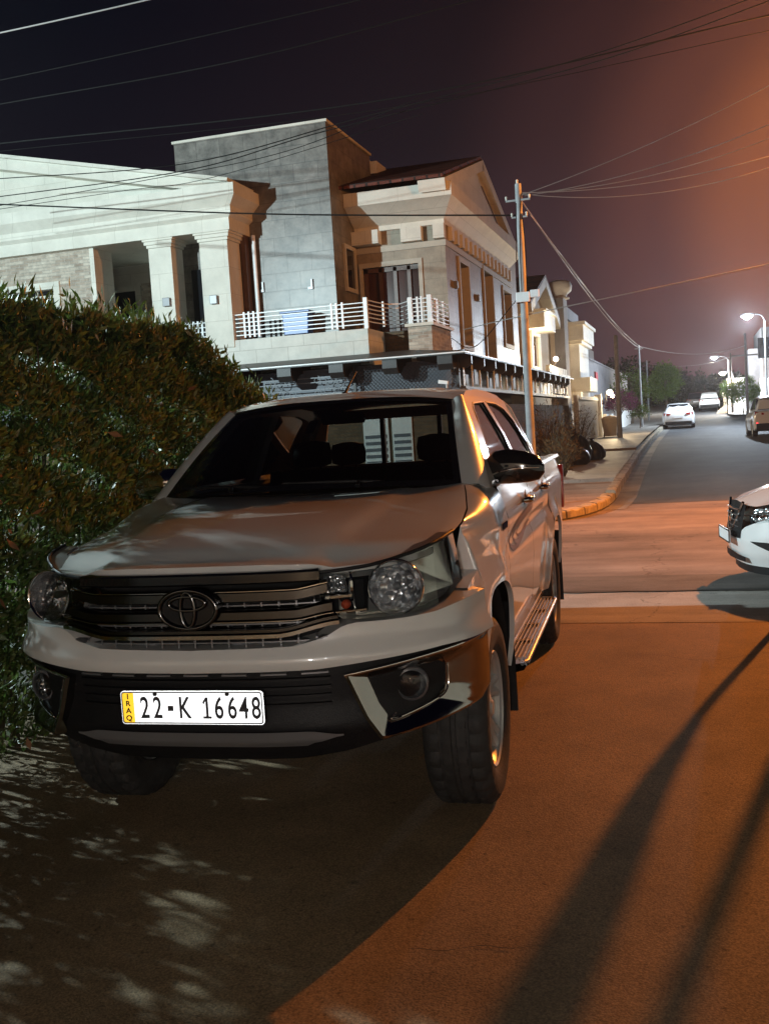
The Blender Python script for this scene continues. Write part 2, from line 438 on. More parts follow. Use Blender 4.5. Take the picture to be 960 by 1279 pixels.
M['bag'] = mat("black_bin_bag", (0.012, 0.012, 0.013), 0.3, 0, 0, 1, 0.8, 9)
M['bin'] = mat("brown_bin", (0.30, 0.19, 0.10), 0.5, 0, 0.15, 6)
M['gate'] = mat("grey_gate_sheet", (0.42, 0.42, 0.40), 0.45, 0.1, 0.12, 4)
M['wall_grey'] = mat("grey_render", (0.22, 0.21, 0.22), 0.8, 0, 0.2, 1.5, 0.2, 20)
M['wall_cream'] = mat("cream_render", (0.55, 0.46, 0.36), 0.75, 0, 0.12, 1.5, 0.15, 20)
M['wall_white'] = mat("white_render", (0.72, 0.72, 0.70), 0.7, 0, 0.10, 1.5, 0.1, 20)
M['bark'] = mat("bark", (0.11, 0.085, 0.06), 0.9, 0, 0.3, 14, 0.6, 30)
M['lampbody'] = mat("lamp_housing", (0.25, 0.25, 0.26), 0.4, 0.5)
M['lens_blue'] = emit("cold_lamp_lens", (0.75, 0.88, 1.0), 90)
M['lens_warm'] = emit("warm_lamp_lens", (1.0, 0.78, 0.5), 40)
M['lens_sodium'] = emit("sodium_lamp_lens", (1.0, 0.45, 0.1), 60)
M['hedge'] = leafmat("hedge_leaves", [(0.052, 0.095, 0.020), (0.080, 0.130, 0.026), (0.110, 0.160, 0.036), (0.098, 0.115, 0.032), (0.125, 0.130, 0.048)], 0.45, 0.4, 0.38)
M['dead_leaf'] = leafmat("dead_leaves", [(0.25, 0.09, 0.04), (0.32, 0.14, 0.06), (0.20, 0.10, 0.05)], 0.7, 0.2)
M['green_leaf'] = leafmat("green_leaves", [(0.05, 0.085, 0.014), (0.08, 0.125, 0.022), (0.11, 0.16, 0.032)], 0.5, 0.3, 0.25)
M['bright_leaf'] = leafmat("bright_hedge_leaves", [(0.06, 0.12, 0.015), (0.10, 0.18, 0.025), (0.14, 0.23, 0.035)], 0.5, 0.3, 0.25)
M['dark_leaf'] = leafmat("dark_leaves", [(0.015, 0.022, 0.010), (0.03, 0.04, 0.015), (0.045, 0.055, 0.02)], 0.6, 0.2, 0.1)
M['dry_leaf'] = leafmat("dry_twigs", [(0.16, 0.11, 0.05), (0.22, 0.15, 0.07), (0.13, 0.10, 0.06), (0.10, 0.08, 0.06)], 0.8, 0.15, 0.1)
M['purple_leaf'] = leafmat("magenta_blossom", [(0.12, 0.025, 0.085), (0.18, 0.035, 0.12), (0.09, 0.03, 0.07), (0.05, 0.06, 0.02)], 0.6, 0.2, 0.25)
M['lit_panel'] = emit("glowing_panel", (0.75, 0.88, 1.0), 1.1)  # emission gives these pale panels a glow of their own
M['cloth_red'] = mat("red_sign", (0.5, 0.05, 0.07), 0.7)
# vehicles
M['paint'] = mat("white_truck_paint", (0.63, 0.615, 0.585), 0.28, 0.0, 0.03, 3, coat=1.0, spec=0.5)
M['paint_blue_white'] = mat("white_car_paint", (0.80, 0.80, 0.80), 0.3, 0.0, coat=1.0)
M['paint_silver'] = mat("silver_car_paint", (0.42, 0.43, 0.45), 0.35, 0.4, coat=0.8)
M['paint_dark'] = mat("dark_car_paint", (0.02, 0.022, 0.026), 0.3, 0.0, coat=1.0)
M['chrome'] = mat("chrome", (0.62, 0.60, 0.57), 0.08, 1.0, rvar=0.05, vscale=20)
M['dark_chrome'] = mat("smoked_chrome", (0.12, 0.118, 0.115), 0.16, 1.0)
M['bezel_chrome'] = mat("bezel_chrome", (0.40, 0.38, 0.36), 0.12, 1.0)
M['lamp_housing'] = mat("lamp_housing_chrome", (0.55, 0.53, 0.50), 0.30, 0.75)
M['satin'] = mat("satin_silver_plastic", (0.22, 0.22, 0.23), 0.35, 0.6)
M['black_plastic'] = mat("black_plastic", (0.008, 0.008, 0.009), 0.5, 0, 0.15, 30, 0.12, 220, spec=0.22)
M['gloss_black'] = mat("gloss_black", (0.008, 0.008, 0.009), 0.10, 0, coat=0.6)
M['void'] = mat("dark_void", (0.004, 0.004, 0.004), 0.9)
M['rubber'] = mat("tyre_rubber", (0.020, 0.019, 0.018), 0.75, 0, 0.3, 9, 0.2, 60)
M['alloy'] = mat("alloy_rim", (0.48, 0.47, 0.45), 0.36, 0.35, rvar=0.08, vscale=18)
M['windshield'] = glass("windscreen_glass", (0.50, 0.53, 0.50), 1.0, 0.01)
M['side_glass'] = glass("side_window_glass", (0.30, 0.33, 0.33), 1.0, 0.01, 1.6)
M['rear_glass'] = glass("tinted_rear_glass", (0.55, 0.58, 0.58), 1.0, 0.01, 1.5)
M['lens'] = glass("lamp_lens_glass", (0.93, 0.95, 0.95), 0.9, 0.01)
M['seat'] = mat("seat_cloth", (0.030, 0.026, 0.024), 0.9, 0, 0.2, 20)
M['dash'] = mat("dashboard_plastic", (0.016, 0.015, 0.015), 0.6)
M['tail_red'] = mat("red_tail_lens", (0.35, 0.015, 0.012), 0.12, 0, coat=0.5)
M['amber'] = mat("amber_bulb", (0.45, 0.07, 0.03), 0.2)
M['decal'] = mat("maroon_decal", (0.10, 0.045, 0.05), 0.5, 0, coat=0.2)
M['sticker'] = mat("paper_sticker", (0.45, 0.43, 0.36), 0.7)
M['ink'] = mat("black_ink", (0.035, 0.036, 0.042), 0.5)
# faceted reflector: metal with cell bump
def reflector(name, scale=26, col=(0.75, 0.76, 0.78)):
    m = bpy.data.materials.new(name); nt, b = nodes(m)
    b.inputs["Base Color"].default_value = (*col, 1); b.inputs["Metallic"].default_value = .85; b.inputs["Roughness"].default_value = 0.22
    tc = nt.nodes.new("ShaderNodeTexCoord"); v = nt.nodes.new("ShaderNodeTexVoronoi"); v.inputs["Scale"].default_value = scale
    nt.links.new(tc.outputs["Object"], v.inputs["Vector"])
    bp = nt.nodes.new("ShaderNodeBump"); bp.inputs["Strength"].default_value = 0.9; bp.inputs["Distance"].default_value = 0.02
    nt.links.new(v.outputs["Distance"], bp.inputs["Height"]); nt.links.new(bp.outputs[0], b.inputs["Normal"])
    return m
M['lamp_fascia'] = mat("lamp_fascia_chrome", (0.62, 0.60, 0.55), 0.22, 0.8)
M['reflector'] = reflector("faceted_reflector")
M['reflector_fine'] = reflector("fine_faceted_reflector", 60)
def retro(name, col):
    """retro-reflective sheeting: a lobe that sends light back the way it came, over a diffuse base"""
    m = bpy.data.materials.new(name); nt, b = nodes(m)
    b.inputs["Base Color"].default_value = (*col, 1); b.inputs["Roughness"].default_value = 0.5
    g = nt.nodes.new("ShaderNodeNewGeometry")
    gl = nt.nodes.new("ShaderNodeBsdfGlossy"); gl.inputs["Color"].default_value = (*col, 1); gl.inputs["Roughness"].default_value = 0.22
    nt.links.new(g.outputs["Incoming"], gl.inputs["Normal"])
    mx = nt.nodes.new("ShaderNodeMixShader"); mx.inputs[0].default_value = 0.5
    o = [x for x in nt.nodes if x.type == 'OUTPUT_MATERIAL'][0]
    nt.links.new(b.outputs[0], mx.inputs[1]); nt.links.new(gl.outputs[0], mx.inputs[2]); nt.links.new(mx.outputs[0], o.inputs[0])
    return m
M['plate_white'] = retro("retroreflective_white", (0.92, 0.94, 0.95))
M['plate_yellow'] = retro("retroreflective_yellow", (0.90, 0.50, 0.03))

def text_mesh(body, size, mname, place, material, parent, thick=0.0008, sx=1.0, bold=0.0):
    cu = bpy.data.curves.new(mname, 'FONT'); cu.body = body; cu.size = size; cu.extrude = thick
    cu.align_x = 'CENTER'; cu.align_y = 'CENTER'; cu.offset = bold; cu.resolution_u = 6
    tmp = bpy.data.objects.new("tmp", cu); COL.objects.link(tmp)
    bpy.context.view_layer.update()
    me = bpy.data.meshes.new_from_object(tmp.evaluated_get(bpy.context.evaluated_depsgraph_get()))
    bpy.data.objects.remove(tmp); bpy.data.curves.remove(cu)
    me.transform(place @ Matrix.Diagonal((sx, 1, 1, 1)))
    me.materials.clear(); me.materials.append(material); me.name = mname
    o = bpy.data.objects.new(mname, me); COL.objects.link(o); o.parent = parent
    return o
# ================================================================ the pickup truck
class Front:
    """rounded plan curve of a car's nose, x -> y, symmetric"""
    def __init__(s, pts):
        d = np.array(spline(pts, 400)); s.x = d[:, 0]; s.y = d[:, 1]
        ds = np.hypot(np.diff(s.x), np.diff(s.y)); s.s = np.concatenate([[0], np.cumsum(ds)])
        s.L = s.s[-1]
    def at(s, a):
        """arc length (signed) -> x, y, outward normal"""
        t = abs(a); sg = 1 if a >= 0 else -1
        x = float(np.interp(t, s.s, s.x)); y = float(np.interp(t, s.s, s.y))
        e = 1e-2
        t0, t1 = max(0, t-e), min(s.L, t+e)
        tx = np.interp(t1, s.s, s.x)-np.interp(t0, s.s, s.x); ty = np.interp(t1, s.s, s.y)-np.interp(t0, s.s, s.y)
        if t < e: tx, ty = 1, 0
        l = math.hypot(tx, ty)
        return sg*x, y, sg*ty/l, -tx/l
    def arc(s, x): return (1 if x >= 0 else -1)*float(np.interp(abs(x), s.x, s.s))
    def pt(s, a, z, depth):
        x, y, nx, ny = s.at(a)
        return (x-nx*depth, y-ny*depth, z)
    def patch(s, mb, x0, x1, zlo, zhi, depth, na=40, nz=8, flip=False):
        """columns between x0 and x1 (signed), zlo/zhi as functions of |x|; depth(z, |x|)"""
        P = []
        for i in range(na+1):
            a = lerp(s.arc(x0), s.arc(x1), i/na); x = abs(s.at(a)[0])
            lo, hi = zlo(x), zhi(x)
            P.append([s.pt(a, lerp(lo, hi, j/nz), depth(lerp(lo, hi, j/nz), x)) for j in range(nz+1)])
        mb.grid(P, flip)
        return P
    def bar(s, mb, x0, x1, z0, z1, d0, d1, na=40, taper=0.0, zoff=None):
        """a moulding with a bevelled section: back at depth d1, face at d0"""
        P = []
        h = z1-z0
        for i in range(na+1):
            u = i/na
            a = lerp(s.arc(x0), s.arc(x1), u)
            zo = zoff(abs(s.at(a)[0])) if zoff else 0
            sec = [(z0, d1), (z0, d0+0.010), (z0+h*0.15, d0), (z0+h*0.85, d0), (z1, d0+0.010), (z1, d1)]
            P.append([s.pt(a, z+zo, d) for z, d in sec])
        mb.grid(P)
F1 = Front([(0, 0), (.25, .008), (.45, .046), (.64, .130), (.785, .255), (.880, .415), (.925, .600)])

F1H = Front([(0, 0), (.25, .010), (.45, .055), (.63, .150), (.75, .268), (.825, .408), (.858, .600), (.866, .820)])
TRUCK = thing("pickup_truck", "white double cab pickup truck parked beside the hedge, plate 22-K 16648 on its black bumper", "pickup truck",
              (-1.6774, 3.2051, 0), R(2.826), local=True)
def part(name, mb, mats, parent=TRUCK, smooth=35, **k): return mb.build(name, mats, parent, smooth=smooth, **k)
SG = (1, -1)
PAINT = M['paint']

# -------- side surface of the body
def archz(y, yc, half, ztop=0.90, zb=0.36):
    u = abs(y-yc)/half
    return zb + (ztop-zb)*max(0.0, 1-u**2.5)**(1/2.5) if u < 1 else None
ARCH = [(1.03, 0.485, 0.905), (4.075, 0.49, 0.90)]
def side_x(y, z):
    v = interp(z, [(.40, .845), (.55, .875), (.80, .897), (.98, .900), (1.08, .903), (1.115, .905), (1.16, .893), (1.22, .872), (1.30, .845)])
    v -= 0.022*math.exp(-((z-1.00)/0.05)**2) * sstep(1.3, 1.8, y) * (1-sstep(3.6, 4.0, y))   # shallow scallop below the shoulder
    if y < 1.30: v -= sstep(1.30, .78, y)*interp(z, [(.80, .0), (.95, .032), (1.05, .048), (1.15, .088)])
    if y > 4.9: v -= 0.02*((y-4.9)/0.4)**2
    for yc, half, zt in ARCH:
        dy = (y-yc)/half
        zz = (z-0.36)/(zt-0.36)
        d = (abs(dy)**2.5 + max(0, zz)**2.5)**(1/2.5)
        v += 0.038*math.exp(-((d-1.0)/0.17)**2)
    return v
def side_panel(mb, y0, y1, ztop, zbot, ny=40, nz=22, sg=1, inset=0.0):
    P = []
    for i in range(ny+1):
        y = lerp(y0, y1, i/ny)
        lo = zbot(y) if callable(zbot) else zbot
        for yc, half, zt in ARCH:
            a = archz(y, yc, half, zt)
            if a: lo = max(lo, a)
        hi = ztop(y) if callable(ztop) else ztop
        col = []
        for j in range(nz+1):
            z = lerp(lo, hi, j/nz)
            col.append((sg*(side_x(y, z)-inset), y, z))
        # lip turned inward
        col.insert(0, (sg*(side_x(y, lo)-inset-0.022), y, lo+0.002))
        P.append(col)
    mb.grid(P, flip=(sg > 0))
ys_arch = None
HOOD_EDGE = [(.550, .775, 1.138), (.70, .797, 1.160), (.88, .806, 1.186), (1.06, .798, 1.222), (1.25, .765, 1.285), (1.40, .735, 1.312)]  # y, x, z
hood_x = lambda y: interp(y, [(p[0], p[1]) for p in HOOD_EDGE])
hood_z = lambda y: interp(y, [(p[0], p[2]) for p in HOOD_EDGE])
for sg in SG:
    # front fender: arch side plus the shoulder that rolls over to the hood gap
    mb = MB()
    P = []
    for i in range(71):
        y = lerp(.575, 1.612, i/70)
        lo = archz(y, *ARCH[0]) or 0.42
        if y > ARCH[0][0]+ARCH[0][1]*.999: lo = 0.44
        if y < 0.56: lo = 0.8
        if y < .815:
            zs = lerp(.962, .998, (y-.575)/.24)
        else:
            zs = 1.150
        col = [(sg*(side_x(y, lo)-0.022), y, lo+.002)]
        for j in range(19):
            z = lerp(lo, zs, j/18); col.append((sg*side_x(y, z), y, z))
        if y <= 1.40:
            xe, ze = hood_x(y)+.006, hood_z(y)-.004
        else:
            xe, ze = lerp(.741, .815, (y-1.40)/.212), lerp(1.308, 1.283, (y-1.40)/.212)
        x0 = side_x(y, zs)
        for j in range(1, 9):
            t = j/8
            if y < .815:
                x, z = x0-.10*t, zs+.004*t
            else:
                cx, cz = lerp(x0, xe, .12), lerp(zs, ze, .80)
                x = (1-t)**2*x0 + 2*t*(1-t)*cx + t*t*xe; z = (1-t)**2*zs + 2*t*(1-t)*cz + t*t*ze
            col.append((sg*x, y, z))
        P.append(col)
    mb.grid(P, flip=(sg > 0))
    fender = part("front_fender", mb, PAINT)
    # small chrome script badge at the fender's rear
    b = MB()
    for k in range(5):
        y0 = 1.36+k*.034
        b.tube([(sg*(side_x(y0+q, 1.10)+.004), y0+q, 1.09+dz) for q, dz in ((0, 0), (.008, .03), (.016, .004), (.026, .026))], .0035, 5)
    b.build("badge", M['chrome'], fender, smooth=60)
    # doors
    zt = lambda y: interp(y, [(1.60, 1.283), (2.2, 1.288), (3.85, 1.292)])
    for nm, y0, y1, hy in (("front_door", 1.620, 2.735, 2.40), ("rear_door", 2.745, 3.815, 3.40)):
        mb = MB(); side_panel(mb, y0, y1, zt, 0.47, 44, 26, sg)
        d = part(nm, mb, PAINT)
        h = MB()
        yy = [hy-.11, hy-.09, hy-.03, hy+.05, hy+.09, hy+.11]; off = [.004, .032, .040, .038, .026, .004]
        for dz0 in (-.016, .016):
            pass
        h.tube([(sg*(side_x(y, 1.150)+o), y, 1.152) for y, o in zip(yy, off)], [.013, .017, .018, .018, .017, .013], 10)
        h.build("door_handle", M['chrome'], d, smooth=60)
        c = MB()
        c.lathe([(.001, .0), (.045, .003), (.055, .006)], (sg*(side_x(hy, 1.15)+.001), hy-.01, 1.150), (sg, 0, 0), 20)
        c.build("handle_recess", M['gloss_black'], d, smooth=60)
        if nm == "front_door":
            s = MB()
            path = [(3.02, 1.098), (2.75, 1.098), (2.35, 1.088), (1.98, 1.062), (1.80, 1.022), (1.76, .985), (1.84, .955), (2.02, .950), (2.35, .972), (2.68, 1.01)]
            for k, (sc_, wd) in enumerate(((1.0, .016), (.80, .013), (.60, .010))):
                cx0, cz0 = 2.45, 1.03
                pp = spline([(cx0+(a-cx0)*sc_+(1-sc_)*.12, cz0+(b_-cz0)*sc_) for a, b_ in path], 60)
                Pq = []
                for i, (a, b_) in enumerate(pp):
                    a2, b2 = pp[min(i+1, 59)]; a1, b1 = pp[max(i-1, 0)]
                    ta, tb = a2-a1, b2-b1; l = math.hypot(ta, tb) or 1
                    na_, nb_ = -tb/l, ta/l
                    wq = wd*(0.35+0.65*math.sin(math.pi*min(1, (i+3)/56)))
                    row = []
                    for q in (-1, 0, 1):
                        A = min(max(a+na_*wq*q, y0+.01), y1-.012); B = b_+nb_*wq*q
                        row.append((sg*(side_x(A, B)+.0025), A, B))
                    Pq.append(row)
                s.grid(Pq)
            s.build("stripe_decal", M['decal'], d, smooth=60)
    mb = MB(); side_panel(mb, 3.850, 5.300, lambda y: 1.262, 0.50, 60, 26, sg)
    part("bed_side", mb, PAINT)
    mb = MB()
    mb.grid([[(sg*x, y, z) for (x, z) in ((.855, 1.255), (.872, 1.268), (.862, 1.288), (.80, 1.288), (.785, 1.27), (.785, .62))] for y in (3.85, 4.2, 4.6, 5.0, 5.31)], flip=(sg < 0))
    part("bed_rail", mb, PAINT)
    # rocker
    mb = MB(); mb.grid([[(sg*(.845+q), y, z) for q, z in ((-.05, .38), (0, .40), (.018, .47), (-.02, .475))] for y in np.linspace(1.53, 3.60, 12)], flip=(sg < 0))
    part("rocker_panel", mb, PAINT)
    # wheel-arch liner, dark
    for yc in (1.03, 4.075):
        mb = MB()
        mb.grid([[(sg*x, yc+.50*math.cos(q), .38+.53*math.sin(q)) for x in (.885, .50)] for q in np.linspace(-.10, math.pi-.38, 24)])
        part("wheel_arch_liner", mb, M['void'])
    # mud flaps
    for yc, x0, x1 in ((1.565, .70, .900), (4.63, .66, .905)):
        mb = MB()
        mb.grid([[(sg*x, yc+dy, z) for x in np.linspace(x0, x1, 5)] for z, dy in ((.74, -.03), (.55, .02), (.40, .04), (.26, .05), (.20, .05))])
        mb.grid([[(sg*x, yc+dy+.012, z) for x in np.linspace(x0, x1, 5)] for z, dy in ((.74, -.03), (.55, .02), (.40, .04), (.26, .05), (.20, .05))], True)
        part("mud_flap", mb, M['black_plastic'])
    # side step with tread bars
    mb = MB()
    sec = [(.80, .395), (.90, .385), (.938, .395), (.95, .415), (.938, .430), (.90, .425), (.80, .42)]
    mb.grid([[(sg*(x if abs(y-2.56) < .98 else x-.05), y, z) for x, z in sec] for y in (1.62, 1.66, 1.8, 2.6, 3.3, 3.46, 3.50)], closed=True)
    step = part("side_step", mb, M['gloss_black'])
    for k in range(5):
        q = MB()
        x = .838+k*.021
        q.box((min(sg*x, sg*(x+.010)), 1.72, .426), (max(sg*x, sg*(x+.007)), 3.40, .436))
        q.build("tread_bar", M['alloy'], step)
    for y in (2.12, 2.56, 3.0):
        q = MB(); q.box((min(sg*.834, sg*.930), y-.018, .428), (max(sg*.834, sg*.930), y+.018, .4345))
        q.build("tread_cross_strip", M['black_plastic'], step)
    q = MB(); q.tube([(sg*.925, 1.66, .418), (sg*.948, 1.70, .420), (sg*.948, 3.42, .420), (sg*.925, 3.47, .418), (sg*.86, 3.49, .418)], .012, 8)
    q.build("step_edge_trim", M['alloy'], step, smooth=60)

# -------- hood
mb = MB()
NS, NV = 48, 36
FRONT_Z = [(0, 1.138), (.25, 1.138), (.42, 1.131), (.46, 1.112), (.60, 1.116), (.70, 1.124), (.775, 1.138)]
P = []
aM = F1H.arc(.838)
for i in range(NS+1):
    s = -1 + 2*i/NS
    x0, y0, nx, ny = F1H.at(aM*s); ax = abs(x0)
    dep = interp(ax, [(0, .075), (.42, .070), (.47, .085), (.70, .075), (.838, .062)])
    x0, y0 = x0-nx*dep, y0-ny*dep
    z0 = interp(abs(x0), FRONT_Z)
    row = []
    f = abs(s)
    for j in range(NV+1):
        v = j/NV
        ye = lerp(.55, 1.40, v); xe = hood_x(ye); ze = hood_z(ye)
        if f > .999:
            row.append((math.copysign(xe, s), ye, ze)); continue
        yb = 1.40 - .10*(1-f**2.2)
        y = lerp(y0, yb, v)
        t = sstep(0, .30, v)
        xx = lerp(x0, xe*s, t)
        zc = 1.138 + .205*v - .055*v*v + .030*math.sin(math.pi*v)
        zb = lerp(zc, ze, f**2.6)
        zz = lerp(z0, zb, sstep(0, .14, v))
        cl = lerp(.52, .70, v)
        zz += .018*(1-sstep(cl-.06, cl+.03, f))*sstep(.05, .3, v)*(1-.4*v)
        row.append((xx, y, zz))
    P.append(row)
mb.grid(P)
# turned-down front lip
mb.grid([[r[0], (r[0][0], r[0][1]+.004, r[0][2]-.022), (r[0][0], r[0][1]+.05, r[0][2]-.03)] for r in P], True)
hood = part("hood", mb, PAINT, smooth=50)
for sg in SG:
    q = MB(); q.cyl((sg*.30, 1.18, 1.332), (sg*.30, 1.20, 1.352), .012, .008, 10)
    q.build("washer_nozzle", M['black_plastic'], hood, smooth=60)
# cowl under the glass
mb = MB()
mb.grid([[(x, 1.285+.11*(abs(x)/.72)**2, 1.318-.01*(abs(x)/.72)), (x, 1.36+.10*(abs(x)/.72)**2, 1.300)] for x in np.linspace(-.76, .76, 25)], True)
part("cowl", mb, M['black_plastic'])
for x0, x1 in ((-.10, .58), (-.62, .02)):
    w_ = MB(); w_.tube([(x1, 1.345+.10*(abs(x1)/.72)**2, 1.318), (lerp(x1, x0, .5), 1.315, 1.348), (x0, 1.325+.06*(abs(x0)/.72)**2, 1.352)], [.010, .008, .006], 6)
    part("wiper", w_, M['black_plastic'], smooth=60)

# -------- white bumper band
zl = lambda x: interp(x, [(0, .785), (.43, .788), (.60, .802), (.80, .815), (.92, .812)])
zh = lambda x: interp(x, [(0, .862), (.36, .868), (.46, .890), (.52, .925), (.56, .932), (.70, .928), (.80, .932), (.86, .945), (.915, .955)])
def bdep(z, x): return -0.030*math.exp(-((z-.815)/.05)**2) + .0
mb = MB()
P = F1.patch(mb, -.925, .925, zl, zh, bdep, 90, 12)
mb.grid([[r[0], (r[0][0]*.98, r[0][1]+.04, r[0][2])] for r in P], True)
mb.grid([[r[-1], (r[-1][0]*.90, r[-1][1]+.08, r[-1][2]+.004)] for r in P])
part("bumper_cover", mb, PAINT, smooth=50)
# filler under the headlight's outer end between the band and the fender
# -------- black lower bumper
zl2 = lambda x: interp(x, [(0, .452), (.35, .455), (.52, .475), (.62, .50), (.86, .54), (.92, .56)])
mb = MB()
def ldep(z, x): return interp(z, [(.45, .085), (.50, .05), (.57, .018), (.66, .030), (.76, .022), (.79, .02)])
P = F1.patch(mb, -.925, .925, zl2, lambda x: zl(x)+.004, ldep, 90, 16)
mb.grid([[r[0], (r[0][0]*.88, r[0][1]+.22, r[0][2]+.05)] for r in P], True)
lowb = part("lower_bumper", mb, M['black_plastic'], smooth=40)
for z0, d in ((.742, .012), (.712, .018), (.682, .022), (.652, .022)):
    q = MB()
    F1.bar(q, -.47, .47, z0, z0+.013, d-.006, d+.03, 40)
    q.build("air_slat", M['black_plastic'], lowb, smooth=40)
for k in range(7):
    x = -.42+.14*k
    q = MB(); F1.bar(q, x-.045, x+.045, .766, .774, .006, .03, 4)
    q.build("slot_strip", M['satin'], lowb, smooth=40)
# skid plate
mb = MB()
F1.patch(mb, -.50, .50, lambda x: .528-.012*(x < .4)+.02*sstep(.40, .5, x), lambda x: .572-.018*sstep(.38, .5, x), lambda z, x: interp(z, [(.50, .035), (.535, .004), (.575, -.004)]), 40, 6)
F1.patch(mb, -.53, .53, lambda x: .462+.04*sstep(.4, .53, x), lambda x: .528, lambda z, x: interp(z, [(.46, .12), (.528, .04)]), 40, 3)
part("skid_plate", mb, M['satin'], smooth=40)
mb = MB()
mb.box((-.50, .55, .40), (.50, .9, .50)); mb.cyl((-.66, 1.0, .36), (.72, 1.0, .36), .06, None, 12)
mb.box((-.40, .8, .34), (-.30, 5.0, .46)); mb.box((.30, .8, .34), (.40, 5.0, .46))
part("chassis", mb, M['void'])

# -------- fog lamp bezels
for sg in SG:
    outer = [(.512, .758), (.62, .772), (.76, .790), (.87, .800), (.924, .806), (.924, .60), (.905, .565), (.86, .558), (.74, .538), (.615, .520), (.57, .60)]
    inner = [(.590, .735), (.70, .748), (.81, .752), (.832, .735), (.828, .655), (.80, .622), (.70, .588), (.655, .580), (.622, .64)]
    def fmap(d):
        def f(x, z):
            p = F1.pt(F1.arc(x), z, d(x, z)); return (sg*p[0], p[1], p[2])
        return f
    # dense outlines so that the plate follows the curve
    def dense(poly, n=4):
        r = []
        for i, p in enumerate(poly):
            q = poly[(i+1) % len(poly)]
            r += [(lerp(p[0], q[0], k/n), lerp(p[1], q[1], k/n)) for k in range(n)]
        return r
    mb = MB()
    # ring as a strip between matched loops: outer edge, raised crest, inner edge dropping into the recess
    N = 90
    def loop(poly):
        c = spline(poly+[poly[0]], N+1) if False else None
        d = dense(poly, 12); L = [0]
        for i in range(len(d)): L.append(L[-1]+math.dist(d[i], d[(i+1) % len(d)]))
        T = L[-1]; outp = []
        for k in range(N):
            t = k/N*T
            i = max(0, int(np.searchsorted(L, t, side='right'))-1)
            p, q = d[i % len(d)], d[(i+1) % len(d)]; u = (t-L[i])/max(1e-9, L[i+1]-L[i])
            outp.append((lerp(p[0], q[0], u), lerp(p[1], q[1], u)))
        return outp
    lo_, li_ = loop(outer), loop(inner)
    rows = []
    for (t, dpt) in ((0, .03), (0, -.006), (.16, -.014), (.5, -.004), (.86, .018), (1, .022), (1, .10)):
        rows.append([fmap(lambda x, z, dd=dpt: dd)(min(.924, lerp(a[0], b_[0], t)), lerp(a[1], b_[1], t)) for a, b_ in zip(lo_, li_)])
    mb.grid(rows, closed=True, flip=(sg > 0))
    bez = part("fog_lamp_bezel", mb, M['bezel_chrome'], smooth=45)
    # bright edges
    q = MB()
    top = [(.512, .757), (.62, .771), (.76, .789), (.87, .799), (.920, .805)]
    q.tube([fmap(lambda x, z: -.014)(*p) for p in spline(top, 24)], .0055, 6)
    low = [(.672, .600), (.655, .582), (.70, .588), (.80, .622), (.828, .655), (.832, .735)]
    q.tube([fmap(lambda x, z: .012)(*p) for p in spline(low, 30)], .0045, 6)
    q.build("bright_edge", M['chrome'], bez, smooth=60)
    q = MB()
    F1.patch(q, sg*.585, sg*.85, lambda x: .56, lambda x: .76, lambda z, x: .100, 10, 4, flip=(sg < 0))
    q.build("recess_panel", M['black_plastic'], bez)
    p = F1.pt(F1.arc(.745), .690, .06); nx = F1.at(F1.arc(.745))
    q = MB(); ax = Vector((sg*nx[2]*.35, -1, 0))
    q.lathe([(.0, -.005), (.02, .0), (.040, .018), (.050, .045)], (sg*p[0], p[1]-.005, p[2]), ax, 28)
    fg = q.build("fog_lamp", M['reflector'], bez, smooth=60)
    q = MB(); q.lathe([(.046, .028), (.050, .055), (.058, .050), (.060, .02)], (sg*p[0], p[1]-.005, p[2]), ax, 28)
    q.build("fog_lamp_ring", M['satin'], bez, smooth=60)
    q = MB(); q.lathe([(.0, .060), (.03, .056), (.050, .048)], (sg*p[0], p[1]-.005, p[2]), ax, 28)
    q.build("fog_lamp_glass", M['lens'], bez, smooth=60)

# -------- grille
gz0, gz1 = .862, 1.112
mb = MB(); F1.patch(mb, -.52, .52, lambda x: .84, lambda x: interp(x, [(0, 1.115), (.42, 1.11), (.52, 1.02)]), lambda z, x: .085+.12*(z-.85), 40, 6)
gr = part("grille", mb, M['void'])
def gdep(z): return .004+.14*max(0, z-.90)
def gbar(nm, x0, x1, z0, z1, proud, mt, zo=None, sh=40):
    q = MB(); F1.bar(q, x0, x1, z0, z1, gdep((z0+z1)/2)-proud, gdep((z0+z1)/2)+.05, 60, zoff=zo)
    return q.build(nm, mt, gr, smooth=35)
rise = lambda x: .018*sstep(.36, .50, x)
gbar("grille_top_strip", -.455, .455, 1.078, 1.118, .006, M['gloss_black'])
gbar("grille_bar", -.478, .478, 1.018, 1.058, .016, M['dark_chrome'], rise)
gbar("grille_bar", -.490, .490, .958, .994, .018, M['dark_chrome'], rise)
gbar("chrome_line", -.480, .480, 1.056, 1.060, .020, M['chrome'], rise)
gbar("chrome_line", -.492, .492, .954, .958, .022, M['chrome'], rise)
gbar("grille_lip", -.508, .508, .898, .916, .024, M['chrome'], lambda x: .034*sstep(.30, .51, x))
gbar("grille_lip", -.505, .505, .916, .930, .012, M['dark_chrome'], lambda x: .034*sstep(.30, .51, x))
gbar("grille_lower_edge", -.47, .47, .846, .853, .008, M['satin'], lambda x: .05*sstep(.33, .50, x))
q = MB()
for z in (1.005, .942, .880): F1.bar(q, -.47, .47, z-.003, z+.003, gdep(z)+.02, gdep(z)+.06, 40)
for k in range(-7, 8):
    x = k*.062
    for za, zb in ((.996, 1.018), (.930, .958), (.853, .898)):
        F1.bar(q, x-.003, x+.003, za, zb, gdep(za)+.02, gdep(za)+.06, 2)
for k in range(-4, 5, 1):
    x = k*.105
q.build("grille_mesh", M['satin'], gr)
